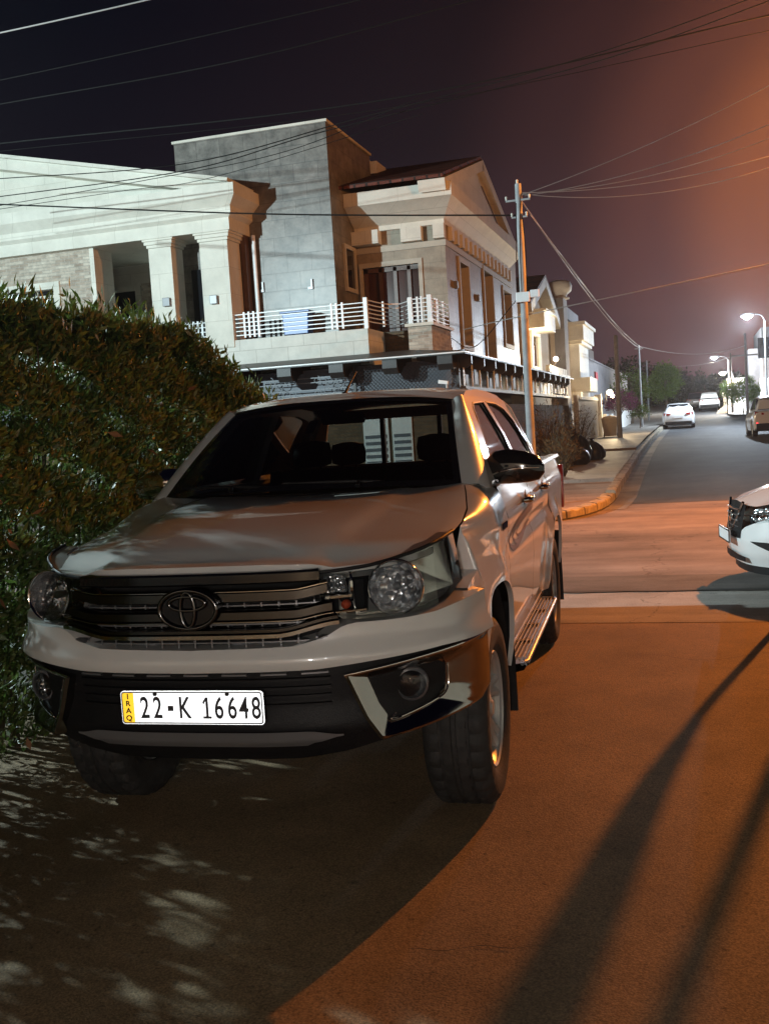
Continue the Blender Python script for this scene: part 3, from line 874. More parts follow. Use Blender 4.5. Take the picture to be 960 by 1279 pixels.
for k in (-.32, -.2, .16, .26, .36):
    for z in (.868, .945):
        q = MB(); F1.patch(q, k-.035, k+.035, lambda x: z-.012, lambda x: z+.012, lambda zz, x: gdep(z)+.055, 4, 1)
        q.build("grille_insert", M['grey_panel'], gr)
# emblem: three ovals
def oval(q, cx, cz, a, b_, r, yoff, n=48):
    q.tube([(cx+a*math.cos(t), yoff, cz+b_*math.sin(t)) for t in np.linspace(0, 2*math.pi, n+1)], r, 8, cap=False)
q = MB(); q.prism([(.108*math.cos(t), .068*math.sin(t)) for t in np.linspace(0, 2*math.pi, 40, endpoint=False)], lambda a, b_: (a, -.012, 1.005+b_), lambda a, b_: (a, .05, 1.005+b_))
em = q.build("emblem", M['gloss_black'], gr, smooth=40)
q = MB()
oval(q, 0, 1.005, .105, .066, .0085, -.016); oval(q, 0, 1.026, .066, .024, .0065, -.018); oval(q, 0, 1.005, .026, .060, .0065, -.018)
q.build("emblem_ring", M['dark_chrome'], em, smooth=60)

# -------- headlights
HL_LO = [(.455, 1.005), (.475, .985), (.512, .945), (.56, .938), (.68, .934), (.78, .938), (.83, .955), (.858, .995)]
HL_HI = [(.455, 1.098), (.52, 1.100), (.62, 1.106), (.70, 1.118), (.76, 1.130), (.80, 1.142), (.838, 1.158), (.858, 1.174)]
hlo = lambda x: interp(x, HL_LO); hhi = lambda x: interp(x, HL_HI)
def hdep(z, x): return .008 + .36*max(0, z-.96)*interp(x, [(.45, 1), (.75, .92), (.858, .45)])
for sg in SG:
    mb = MB()
    Pg = F1H.patch(mb, sg*.455, sg*.858, hlo, hhi, lambda z, x: hdep(z, x)+interp(x, [(.455, .085), (.52, .125), (.76, .125), (.84, .060)]), 30, 8, flip=(sg < 0))
    for ed in ([r[0] for r in Pg], [r[-1] for r in Pg], Pg[0], Pg[-1]):
        front = []
        for p in ed:
            # wall from the housing forward to the lens edge
            a = F1H.arc(abs(p[0])) ; front.append(p)
    Pl = []
    dummy = MB(); Pl = F1H.patch(dummy, sg*.455, sg*.858, hlo, hhi, lambda z, x: hdep(z, x), 30, 8)
    for A, B in (([r[0] for r in Pg], [r[0] for r in Pl]), ([r[-1] for r in Pg], [r[-1] for r in Pl]), (Pg[0], Pl[0]), (Pg[-1], Pl[-1])):
        mb.grid([list(t) for t in zip(A, B)])
    hl = part("headlight", mb, M['lamp_housing'], smooth=40)
    # main bowl
    cx, cz = .660, 1.022
    yb = F1H.at(F1H.arc(cx))[1]
    ax = Vector((sg*.14, -1, .05)).normalized()
    c = Vector((sg*cx, yb+.142, cz))
    q = MB(); q.lathe([(.004, .0), (.028, .002), (.056, .012), (.077, .030), (.088, .055), (.090, .085)], c, ax, 40)
    q.build("reflector_bowl", M['reflector'], hl, smooth=60)
    q = MB(); q.lathe([(.089, .070), (.091, .090), (.096, .093), (.099, .086), (.098, .060)], c, ax, 40)
    q.build("bowl_ring", M['chrome'], hl, smooth=60)
    q = MB(); q.lathe([(.0, .055), (.012, .053), (.016, .045), (.014, .0)], c, ax, 16)
    q.build("bulb_shield", M['satin'], hl, smooth=60)
    # bright fascia round the bowl
    n_ = 40
    hole_ = [(cx+.101*math.cos(t), cz+.101*math.sin(t)) for t in np.linspace(0, 2*math.pi, n_, endpoint=False)]
    hole_ = [(x, min(max(z, hlo(x)+.014), hhi(x)-.010)) for x, z in hole_]
    xs_f = np.linspace(.575, .850, 24)
    out_ = [(x, hlo(x)+.004) for x in xs_f]+[(x, hhi(x)-.004) for x in xs_f[::-1]]
    def ffm(a, b_):
        p = F1H.pt(F1H.arc(a), b_, hdep(b_, a)+interp(a, [(.575, .060), (.70, .050), (.80, .034), (.85, .018)])); return (sg*p[0], p[1], p[2])
    q = MB(); q.holes(out_, [hole_], ffm)
    q.build("lamp_fascia", M['lamp_fascia'], hl, smooth=60)
    # inner indicator block
    q = MB(); F1H.patch(q, sg*.475, sg*.555, lambda x: 1.025, lambda x: 1.082, lambda z, x: hdep(z, x)+.048+.012*math.sin(x*160), 12, 6, flip=(sg < 0))
    q.build("indicator_reflector", M['reflector_fine'], hl, smooth=30)
    q = MB()
    F1H.bar(q, sg*.470, sg*.560, 1.008, 1.020, .050, .075, 8); F1H.bar(q, sg*.558, sg*.566, .99, 1.095, .055, .085, 2)
    F1H.bar(q, sg*.50, sg*.60, .960, .968, .030, .06, 8)
    q.build("chrome_divider", M['chrome'], hl, smooth=40)
    q = MB(); pb = F1H.pt(F1H.arc(.535), .985, .045)
    q.lathe([(0, .0), (.012, .004), (.016, .014), (.016, .03)], (sg*pb[0], pb[1]-.01, pb[2]), (0, 1, 0), 14)
    q.build("indicator_bulb", M['amber'], hl, smooth=60)
    q = MB(); q.grid(Pl, flip=(sg < 0))
    q.build("headlight_lens", M['lens'], hl, smooth=60)
    # dark gap between lamp and hood
    q = MB(); q.tube([Vector(r[-1])+Vector((0, .004, .004)) for r in Pl], .007, 6)
    q.build("lamp_seal", M['black_plastic'], hl, smooth=60)

# -------- greenhouse
def gx(y, z):
    return .838-(z-1.285)*.455 + .012*math.sin(math.pi*min(1, max(0, (z-1.28)/.44)))
WIN1 = [(1.80, 1.305), (1.96, 1.45), (2.13, 1.600), (2.20, 1.652), (2.30, 1.682), (2.70, 1.692), (2.745, 1.50), (2.765, 1.305)]
WIN2 = [(2.865, 1.305), (2.850, 1.50), (2.815, 1.692), (3.20, 1.686), (3.45, 1.655), (3.60, 1.58), (3.72, 1.42), (3.76, 1.305)]
CABO = [(1.500, 1.276), (1.70, 1.425), (1.90, 1.580), (2.02, 1.668), (2.12, 1.722), (2.30, 1.752), (2.7, 1.768), (3.1, 1.765), (3.5, 1.745), (3.72, 1.705), (3.84, 1.60), (3.90, 1.40), (3.93, 1.276)]
for sg in SG:
    def f0(y, z): return (sg*gx(y, z), y, z)
    def f1(y, z): return (sg*(gx(y, z)-.045), y, z)
    mb = MB(); mb.holes(dense(CABO, 4), [dense(WIN1, 4), dense(WIN2, 4)], f0, f1)
    part("cab_side", mb, PAINT, smooth=40)
    for nm, wn in (("front_side_window", WIN1), ("rear_side_window", WIN2)):
        q = MB(); q.holes(dense(wn, 3), [], lambda y, z: (sg*(gx(y, z)-.014), y, z))
        part(nm, q, M['side_glass'])
        rr = MB(); rr.tube([(sg*(gx(y, z)-.004), y, z) for y, z in wn+[wn[0]]], .008, 6, cap=False)
        part("window_seal", rr, M['black_plastic'])
    q = MB(); q.holes([(2.765, 1.30), (2.745, 1.50), (2.70, 1.69), (2.815, 1.69), (2.850, 1.50), (2.865, 1.30)], [], lambda y, z: (sg*(gx(y, z)+.003), y, z))
    part("door_pillar_trim", q, PAINT)
    q = MB(); q.tube([(sg*(gx(y, 1.292)+.006), y, 1.292) for y in np.linspace(1.72, 3.80, 20)], .010, 6)
    part("belt_moulding", q, M['gloss_black'])
# roof
mb = MB()
P = []
def roof_edge_y(t): return lerp(2.02, 3.76, t)
for i in range(33):
    s = -1+2*i/32
    row = []
    for j in range(25):
        t = j/24
        ye = lerp(2.055, 3.74, t); ymid = lerp(1.955, 3.80, t)
        y = lerp(ymid, ye, abs(s)**2)
        zr_ = interp(ye, [(p[0], p[1]) for p in CABO[4:10]]) if ye > 2.12 else lerp(1.694, 1.722, (ye-2.055)/.065)
        xr = gx(ye, zr_)
        zc = 1.752 + .050*math.sin(math.pi*min(1, .10+.80*t)) - .028*(1-sstep(0, .12, t))
        z = lerp(zc, zr_, abs(s)**3.2)
        z -= .008*(abs(abs(s)-.78) < .05)*sstep(.05, .15, t)
        row.append((xr*s, y, z))
    P.append(row)
mb.grid(P)
roof = part("roof", mb, PAINT, smooth=50)
mb = MB(); mb.grid([[(x, y+.02, z-.035) for x, y, z in r] for r in P], True)
mb.build("headliner", M['seat'], roof, smooth=50)
# windscreen with black frit band
def wspt(s, v):
    bx, tx = .728, .590
    yb = 1.395-.115*(1-abs(s)**2.2); yt = 2.045-.085*(1-abs(s)**2.2)
    zb = 1.300+.020*(1-s*s); zt_ = 1.700+.036*(1-abs(s)**2.4)
    v2 = v
    return (s*lerp(bx, tx, v), lerp(yb, yt, v2)-.018*math.sin(math.pi*v), lerp(zb, zt_, v2)+.010*math.sin(math.pi*v))
mb = MB(); mb.grid([[wspt(-1+2*i/30, j/16) for j in range(17)] for i in range(31)])
ws = part("windscreen", mb, M['windshield'], smooth=60)
q = MB()
for (s0, s1, v0, v1) in ((-1, 1, 0, .055), (-1, 1, .955, 1.0), (-1, -.955, 0, 1), (.955, 1, 0, 1)):
    n1, n2 = (30, 2) if s1-s0 > 1 else (2, 16)
    q.grid([[tuple(Vector(wspt(lerp(s0, s1, i/n1), lerp(v0, v1, j/n2)))+Vector((0, -.002, .002))) for j in range(n2+1)] for i in range(n1+1)])
q.build("frit_band", M['gloss_black'], ws, smooth=60)
q = MB(); q.grid([[tuple(Vector(wspt(lerp(-.145, -.07, i/2), lerp(.60, .76, j/2)))+Vector((0, .004, -.003))) for j in range(3)] for i in range(3)])
q.build("windscreen_sticker", M['sticker'], ws)
for sg in SG:      # front pillars between the glass and the cab side
    mb = MB()
    Pp = []
    for k in range(25):
        v = k/24
        a = Vector(wspt(sg*1.0, v))
        yo, zo = spline([(1.500, 1.276), (1.70, 1.425), (1.90, 1.580), (2.02, 1.668), (2.12, 1.722)], 25)[k]
        b_ = Vector((sg*gx(yo, zo), yo, zo))
        mid = (a+b_)/2+Vector((sg*.014, -.018, .014))
        Pp.append([tuple(a), tuple((a+mid)/2+Vector((sg*.004, -.006, .004))), tuple(mid), tuple((b_+mid)/2+Vector((sg*.005, -.004, .003))), tuple(b_)])
    mb.grid(Pp, flip=(sg < 0))
    part("front_pillar", mb, PAINT, smooth=60)
# rear of the cab with its window
REAR = [(-.84, 1.28), (.84, 1.28), (.80, 1.40), (.69, 1.66), (.64, 1.715), (-.64, 1.715), (-.69, 1.66), (-.80, 1.40)]
RWIN = [(-.66, 1.34), (.66, 1.34), (.58, 1.645), (-.58, 1.645)]
mb = MB(); mb.holes(REAR, [RWIN], lambda x, z: (x, 3.86-(z-1.28)*.25, z), lambda x, z: (x, 3.83-(z-1.28)*.25, z))
mb.box((-.83, 3.80, .50), (.83, 3.84, 1.28))
part("cab_back", mb, PAINT)
q = MB(); q.holes(RWIN, [], lambda x, z: (x, 3.845-(z-1.28)*.25, z)); part("rear_window", q, M['rear_glass'])
q = MB()
for x in (-.2, .2): q.box((x-.015, 3.75, 1.34), (x+.015, 3.79, 1.645))
part("rear_window_divider", q, M['black_plastic'])
# tailgate and bed floor
mb = MB(); mb.box((-.80, 5.26, .60), (.80, 5.31, 1.275)); part("tailgate", mb, PAINT, bevel=.012)
mb = MB(); mb.box((-.79, 3.86, .58), (.79, 5.26, .62)); part("bed_floor", mb, M['black_plastic'])
for sg in SG:
    mb = MB(); mb.prism([(5.20, .86), (5.315, .86), (5.318, 1.20), (5.22, 1.20)], lambda a, b_: (sg*.902, a, b_), lambda a, b_: (sg*.80, a, b_))
    part("tail_light", mb, M['tail_red'], bevel=.006)
mb = MB(); mb.box((-.86, 5.30, .48), (.86, 5.44, .62)); part("rear_bumper", mb, M['chrome'], bevel=.02)
# dark inside of the body so that no gap shows daylight
mb = MB(); mb.box((-.56, .22, .50), (.56, 1.30, 1.06)); mb.box((-.80, 1.58, .50), (.80, 3.80, .98)); mb.box((-.56, 3.8, .45), (.56, 5.2, .57))
mb.box((-.70, 1.10, .92), (.70, 1.58, 1.22))
part("inner_body", mb, M['void'])
# interior
mb = MB(); mb.prism([(1.34, 1.12), (1.34, 1.285), (1.55, 1.298), (1.75, 1.285), (1.86, 1.22), (1.90, 1.05)], lambda a, b_: (-.74, a, b_), lambda a, b_: (.74, a, b_))
part("dashboard", mb, M['dash'], bevel=.02)
def seat(x, y, w_, back=1.30):
    mb = MB()
    mb.grid([[(x+w_*c*.5, y+.02+dy, z) for c in (-1, -.8, 0, .8, 1)] for z, dy in ((.98, .0), (1.15, .04), (back, .10), (back+.06, .125))])
    mb.grid([[(x+w_*c*.5, y+.13+dy, z) for c in (-1, -.8, 0, .8, 1)] for z, dy in ((.98, .0), (1.15, .04), (back, .10), (back+.06, .105))], True)
    mb.grid([[(x+w_*.5*math.cos(t)*1.0, y+.075+.075*math.sin(t)+dy, z) for t in np.linspace(0, 2*math.pi, 12)] for z, dy in ((.98, 0), (1.15, .04), (back, .10), (back+.055, .115))])
    for sx in ((0,) if w_ < .7 else (-.42, .42)):
        hx = x+sx
        mb.grid([[(hx+.125*f*math.cos(t), y+.19+.045*f*math.sin(t), z) for t in np.linspace(0, 2*math.pi, 14)] for z, f in ((back+.075, .6), (back+.09, .95), (back+.16, 1.0), (back+.215, .9), (back+.23, .3))])
        mb.cyl((hx-.05, y+.18, back), (hx-.05, y+.19, back+.09), .007, None, 8); mb.cyl((hx+.05, y+.18, back), (hx+.05, y+.19, back+.09), .007, None, 8)
    return mb
for x in (-.38, .38): part("front_seat", seat(x, 2.50, .50), M['seat'], smooth=60)
part("rear_bench", seat(0, 3.45, 1.30, 1.27), M['seat'], smooth=60)
mb = MB(); ctr = Vector((.37, 1.98, 1.20)); ux = Vector((1, 0, 0)); uy = Vector((0, .42, .90)).normalized()
mb.tube([tuple(ctr+ux*.185*math.cos(t)+uy*.185*math.sin(t)) for t in np.linspace(0, 2*math.pi, 41)], .016, 8, cap=False)
for t in (0.15, math.pi-.15, -math.pi/2): mb.tube([tuple(ctr), tuple(ctr+ux*.18*math.cos(t)+uy*.18*math.sin(t))], .014, 6)
mb.lathe([(.0, .03), (.05, .025), (.06, 0)], ctr, ux.cross(uy)*-1, 16); mb.cyl(tuple(ctr), (.37, 1.75, 1.10), .03)
part("steering_wheel", mb, M['dash'], smooth=60)
mb = MB(); mb.prism([(-.11, 1.615), (.11, 1.615), (.12, 1.645), (.10, 1.675), (-.10, 1.675), (-.12, 1.645)], lambda a, b_: (a, 2.07, b_), lambda a, b_: (a, 2.10, b_))
mb.cyl((0, 2.08, 1.66), (0, 2.05, 1.72), .008)
part("rear_view_mirror", mb, M['black_plastic'])
# door mirrors
for sg in SG:
    mb = MB()
    sec = [(.795, .035, .050, 1.352), (.83, .055, .080, 1.356), (.90, .066, .085, 1.358), (.98, .064, .076, 1.352), (1.04, .050, .058, 1.344), (1.066, .018, .020, 1.338)]
    mb.grid([[(sg*x, 1.78+d*math.cos(t)*(1.0 if math.cos(t) < 0 else .75), zc+h*(abs(math.sin(t))**.75)*math.copysign(1, math.sin(t))) for t in np.linspace(0, 2*math.pi, 22, endpoint=False)] for x, d, h, zc in sec], closed=True)
    mb.grid([[(sg*(x), 1.80+dy, z) for dy, z in ((-.05, 1.29), (.03, 1.29), (.03, 1.335), (-.05, 1.335))] for x in (.80, .87, .90)], closed=True)
    mb.prism([(1.70, 1.285), (1.94, 1.285), (1.90, 1.33), (1.84, 1.36)], lambda a, b_: (sg*(gx(a, b_)+.012), a, b_), lambda a, b_: (sg*(gx(a, b_)-.01), a, b_))
    dm = part("door_mirror", mb, M['gloss_black'] if sg > 0 else M['chrome'], smooth=60)
    q = MB(); q.tube([(sg*x, 1.78-d*.985, zc-.003+.0*x) for x, d, h, zc in ((.815, .050, 0, 1.325), (.86, .062, 0, 1.342), (.92, .068, 0, 1.352), (.98, .066, 0, 1.354), (1.045, .050, 0, 1.352))], .005, 6)
    q.build("mirror_trim", M['chrome'], dm, smooth=60)
    q = MB(); q.prism([(.84, 1.30), (1.02, 1.30), (1.045, 1.34), (1.02, 1.395), (.85, 1.41)], lambda a, b_: (sg*a, 1.831, b_), lambda a, b_: (sg*a, 1.82, b_))
    q.build("mirror_glass", M['chrome'], dm)
# aerial on the roof front
mb = MB(); mb.tube([(-.035, 2.28, 1.742), (-.030, 2.24, 1.765), (-.022, 2.20, 1.775)], [.026, .022, .014], 10)
an = part("aerial", mb, M['black_plastic'], smooth=60)
q = MB(); q.tube([(-.030, 2.24, 1.772), (-.020, 2.32, 1.83), (-.005, 2.43, 1.905)], [.010, .006, .004], 8); q.build("aerial_rod", M['black_plastic'], an, smooth=60)

# -------- wheels
def wheel(x, y, steer=0.0):
    sg = 1 if x > 0 else -1
    rt = .388
    root = None
    mb = MB()
    prof = [(.235, -.105), (.262, -.122), (.30, -.132), (.345, -.130), (.372, -.115), (.384, -.100),
            (.388, -.085), (.388, -.062), (.380, -.058), (.380, -.050), (.388, -.046), (.389, -.012), (.380, -.008), (.380, .008), (.389, .012), (.388, .046), (.380, .050), (.380, .058), (.388, .062), (.388, .085),
            (.384, .100), (.372, .115), (.345, .130), (.30, .132), (.262, .122), (.235, .105)]
    n = 96
    rings = []
    ang = [2*math.pi*k/n for k in range(n)]
    for r, h in prof:
        row = []
        for k, q in enumerate(ang):
            rr = r
            if r > .383 and abs(h) > .045: rr = r-(.011 if (k % 3 == 0) else 0)
            if .37 < r <= .385 and abs(h) > .09: rr = r-(.010 if (k % 3 == 0) else 0)
            row.append((h*sg, rr*math.sin(q), rr*math.cos(q)))
        rings.append(row)
    mb.grid(rings, closed=True)
    rot = Matrix.Translation((x, y, rt)) @ Matrix.Rotation(steer, 4, 'Z')
    def xf(mb):
        mb.v = [tuple(rot @ Vector(p)) for p in mb.v]; return mb
    w_ = part("wheel", xf(mb), M['rubber'], smooth=30)
    # rim
    q = MB()
    q.lathe([(.232, -.10), (.222, -.08), (.212, -.02), (.212, .06), (.222, .090), (.236, .104), (.240, .110), (.236, .114), (.228, .106)], (0, 0, 0), (sg, 0, 0), 64)
    rim = xf(q).build("rim", M['alloy'], w_, smooth=40)
    q = MB()
    for k in range(6):
        a0 = 2*math.pi*k/6+.2
        for d0, d1 in ((-.20, -.13), (.10, .16)):
            Pq = []
            for i in range(9):
                t = i/8
                rr = lerp(.045, .224, t); sw = a0+lerp(d0*.2, d1+.12*t, t)
                wd = lerp(.022, .019, t)
                cx = lerp(.088, .098, t)-.018*math.sin(math.pi*t)
                row = []
                for o, dx in ((-1.3, -.030), (-1, -.004), (0, .004), (1, -.004), (1.3, -.030)):
                    aa = sw+o*wd/max(rr, .05)
                    row.append(((cx+dx)*sg, rr*math.sin(aa), rr*math.cos(aa)))
                Pq.append(row)
            q.grid(Pq)
    xf(q).build("spoke", M['alloy'], rim, smooth=40)
    q = MB(); q.lathe([(.0, .106), (.028, .104), (.036, .096), (.055, .090), (.070, .072), (.070, .03)], (0, 0, 0), (sg, 0, 0), 32)
    xf(q).build("hub_cap", M['alloy'], rim, smooth=40)
    q = MB(); q.lathe([(.0, .0), (.16, .0), (.165, -.02)], (.0, 0, 0), (sg, 0, 0), 32); q.box((-.02, -.05, .06), (.05, .05, .17))
    xf(q).build("brake_disc", M['dark_metal'], rim, smooth=40)
for x in (.772, -.772):
    wheel(x, .99, R(0)); wheel(x, 4.075)

# -------- number plate
mb = MB()
def rrect(x0, z0, x1, z1, r, n=5):
    o = []
    for cx, cz, a in ((x1-r, z1-r, 0), (x0+r, z1-r, 90), (x0+r, z0+r, 180), (x1-r, z0+r, 270)):
        o += [(cx+r*math.cos(R(a+90*k/n)), cz+r*math.sin(R(a+90*k/n))) for k in range(n+1)]
    return o
py = -.034
mb.prism(rrect(-.267, .612, .255, .728, .012), lambda a, b_: (a, py, b_), lambda a, b_: (a, py+.006, b_))
plate = part("number_plate", mb, M['plate_white'])
q = MB(); q.prism(rrect(-.261, .617, -.219, .723, .004), lambda a, b_: (a, py-.0010, b_), lambda a, b_: (a, py, b_)); q.build("country_band", M['plate_yellow'], plate)
q = MB()
q.holes(rrect(-.2645, .6145, .2525, .7255, .010), [rrect(-.2605, .6185, .2485, .7215, .008)], lambda a, b_: (a, py-.0015, b_), lambda a, b_: (a, py+.001, b_)); q.build("plate_border", M['satin'], plate)
face = Matrix.Rotation(R(90), 4, 'X')
def put(txt, x, z, size, sx=1.0, bold=0.0, mt=M['ink'], nm="plate_character", rotz=0):
    return text_mesh(txt, size, nm, Matrix.Translation((x, py-.0022, z)) @ face @ Matrix.Rotation(rotz, 4, 'Z'), mt, plate, .0006, sx, bold)
def numeral_one(x, z, h, wd):
    st = .0075
    pl = [(-wd*.5, -h/2), (wd*.5, -h/2), (wd*.5, -h/2+st), (st*.62, -h/2+st), (st*.62, h/2), (-st*.5, h/2), (-wd*.5, h/2-.016), (-wd*.5+.003, h/2-.025), (-st*.5, h/2-.012), (-st*.5, -h/2+st), (-wd*.5, -h/2+st)]
    q = MB(); q.holes(pl, [], lambda a, b_: (x+a, py-.0026, z+b_), lambda a, b_: (x+a, py-.001, z+b_))
    q.build("plate_character", M['ink'], plate)
for ch, x in zip("22K16648", (-.176, -.128, -.028, .052, .098, .146, .188, .232)):
    if ch == "1": numeral_one(x, .6695, .073, .030)
    else: put(ch, x-.002, .6665, .106, .66, .0012)
q = MB(); q.box((-.092, py-.0026, .659), (-.072, py-.001, .677)); q.build("plate_dash", M['ink'], plate)
for ch, z in zip("IRAQ", (.708, .684, .659, .633)):
    put(ch, -.240, z, .026, 1.1, .0006)
for x in (-.137, .128):
    q = MB(); q.lathe([(0, .005), (.007, .004), (.008, 0)], (x, py, .718), (0, -1, 0), 12); q.build("plate_screw", M['dark_metal'], plate, smooth=60)
# ================================================================ ground and roads
def zr(y):
    return 0.0 if y < 18 else .006*(y-18)+1.3e-4*(min(y, 95)-18)**2 + max(0, y-95)*.02
def sheet(name, x0, x1, y0, y1, dz, m_, ny=60, nx=2, xf=None):
    mb = MB()
    ys = sorted(set([y0, y1]+[y for y in np.linspace(y0, y1, ny)]))
    mb.grid([[(lerp(xf(y)[0] if xf else x0, xf(y)[1] if xf else x1, i/nx), y, zr(y)+dz) for i in range(nx+1)] for y in ys], True)
    return tag(mb.build(name, m_, None, smooth=30, fixn=False), kind='structure')
mb = MB()
ys = list(np.linspace(-60, 18, 12))+list(np.linspace(19, 130, 60))+[180, 300, 600]
mb.grid([[(x, y, zr(y)-.03) for x in (-500, -60, -20, -5, 5, 20, 60, 500)] for y in ys], True)
tag(mb.build("ground", M['earth'], fixn=False), kind='structure')
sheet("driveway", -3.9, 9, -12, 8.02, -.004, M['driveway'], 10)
sheet("apron", -40, 40, 8.03, 9.42, -.002, M['apron'], 3)
sheet("cross_street", -60, 60, 9.46, 18.6, .002, M['street'], 4)
KERB = [(-30, 15.75), (-6, 15.70), (-3.0, 15.65), (-2.2, 15.9), (-1.75, 16.6), (-1.50, 17.8), (-1.44, 19.4), (-1.58, 26), (-1.74, 35), (-1.84, 46), (-1.78, 58), (-1.68, 74), (-1.6, 95), (-1.6, 130)]
kx = lambda y: interp(y, [(p[1], p[0]) for p in KERB[5:]])
sheet("side_street", 0, 0, 18.55, 135, .006, M['asphalt'], 90, 4, lambda y: (kx(y)+.34 if y > 20 else kx(max(y, 17.9))+.34, 4.6))
sheet("gutter_strip", 0, 0, 17.6, 120, .010, M['gutter'], 90, 1, lambda y: (kx(y)-.02, kx(y)+.36))
sheet("worn_edge", 0, 0, 9.46, 10.35, .0045, M['street_dark'], 4, 40, lambda y: (-40, 40))
# ragged seam between the apron and the street
mb = MB()
r1 = random.Random(3)
row = []
for k in range(200):
    x = -14+28*k/199
    o = .02*math.sin(x*2.1)+.012*math.sin(x*7.3+1)+r1.uniform(-.008, .008)
    wd = .035+.014*math.sin(x*3.7)+r1.uniform(-.01, .012)
    yc = 9.44+o - .02*x
    row.append([(x, yc-wd, .0066), (x, yc+wd, .0066)])
mb.grid(row, True)
tag(mb.build("dirt_seam", M['seam'], fixn=False), kind='structure')
# pavement: raised sheet behind the kerb, with a lower corner and cross steps
def paved(name, y0, y1, h, x_in, mt, ny=24):
    mb = MB()
    ys = np.linspace(y0, y1, ny)
    def xo(y): return kx(y)-.16 if y >= 17.8 else interp(y, [(15.7, -3.0), (15.95, -2.35), (16.6, -1.92), (17.8, -1.66)])
    mb.grid([[(x_in, y, zr(y)+h), (lerp(x_in, xo(y), .5), y, zr(y)+h), (xo(y), y, zr(y)+h)] for y in ys], True)
    mb.grid([[(x_in, y0, zr(y0)+h), (xo(y0), y0, zr(y0)+h)], [(x_in, y0, zr(y0)-.02), (xo(y0), y0, zr(y0)-.02)]], True)
    return tag(mb.build(name, mt, fixn=True), kind='structure')
M['paver_red'] = groundmat("red_paving", (0.20, 0.15, 0.12), (0.27, 0.21, 0.17), (0.33, 0.265, 0.215), 1.2, 0.7, 0.2, 70, (.5, 2, 1))
paved("corner_pavement", 15.85, 22.6, .13, -9, M['paver_red'])
paved("pavement", 22.6, 35.8, .21, -5.6, M['paver'])
paved("pavement", 35.8, 62, .28, -5.6, M['paver'])
paved("pavement", 62, 125, .22, -5.6, M['paver'])
# kerb stones
def kerb(name, pts, h0, h1, lab, mt, wdt=.16, seed=1):
    r = random.Random(seed)
    mb = MB()
    P = []
    pl = spline(pts, max(20, int(len(pts)*14)))
    for i, (x, y) in enumerate(pl):
        x2, y2 = pl[min(i+1, len(pl)-1)]; x1, y1 = pl[max(i-1, 0)]
        tx, ty = x2-x1, y2-y1; l = math.hypot(tx, ty) or 1
        nx, ny = -ty/l, tx/l                   # left of travel
        j = r.uniform(-.012, .012); hz = r.uniform(-.015, .012)
        z = zr(y); h = lerp(h0, h1, i/(len(pl)-1))+hz
        P.append([(x-nx*0+j, y-ny*0, z-.03), (x+j+nx*.005, y+ny*.005, z+h-.02), (x+nx*.03, y+ny*.03, z+h), (x+nx*wdt, y+ny*wdt, z+h+.004), (x+nx*wdt, y+ny*wdt, z-.03)])
    mb.grid(P)
    n = len(P[0]); mb.f += [tuple(range(n)), tuple(range(len(mb.v)-n, len(mb.v)))]; mb.mi += [0, 0]
    return tag(mb.build(name, mt, smooth=40), kind='structure')
kerb("corner_kerb", KERB[:7], .14, .15, "", M['kerb'], .20, 1)
kerb("kerb", [(kx(y), y) for y in np.linspace(19.4, 120, 40)], .19, .2, "", M['kerb'], .17, 2)
# right-hand side of the street
sheet("right_pavement", 0, 0, 19.2, 125, .15, M['paver'], 40, 1, lambda y: (4.6 if y < 74 else lerp(4.6, 2.5, sstep(74, 80, y)), 12))
sheet("right_kerb", 0, 0, 19.2, 125, .152, M['kerb'], 40, 1, lambda y: (4.45 if y < 74 else lerp(4.45, 2.35, sstep(74, 80, y)), 4.62 if y < 74 else lerp(4.62, 2.52, sstep(74, 80, y))))
# fine cracks in the concrete
def crack(x0, y0, ang, n, seed, wd=.0032):
    r = random.Random(seed); x, y = x0, y0; row = []
    for k in range(n):
        ang += r.uniform(-.55, .55)*.8; ang = ang*.97
        x += .035*math.cos(ang); y += .035*math.sin(ang)
        w_ = wd*r.uniform(.4, 1.2)*math.sin(math.pi*(k+.5)/n)
        row.append([(x, y-w_, .0015), (x, y+w_, .0015)])
    mb = MB(); mb.grid(row, True)
    tag(mb.build("crack", M['seam'], fixn=False), kind='structure')
crack(.02, 2.86, .05, 22, 3); crack(-.95, 2.95, -.4, 16, 5); crack(-.55, 4.9, .25, 30, 8); crack(-.7, 6.9, .1, 40, 11); crack(.1, 6.2, -.2, 26, 13)

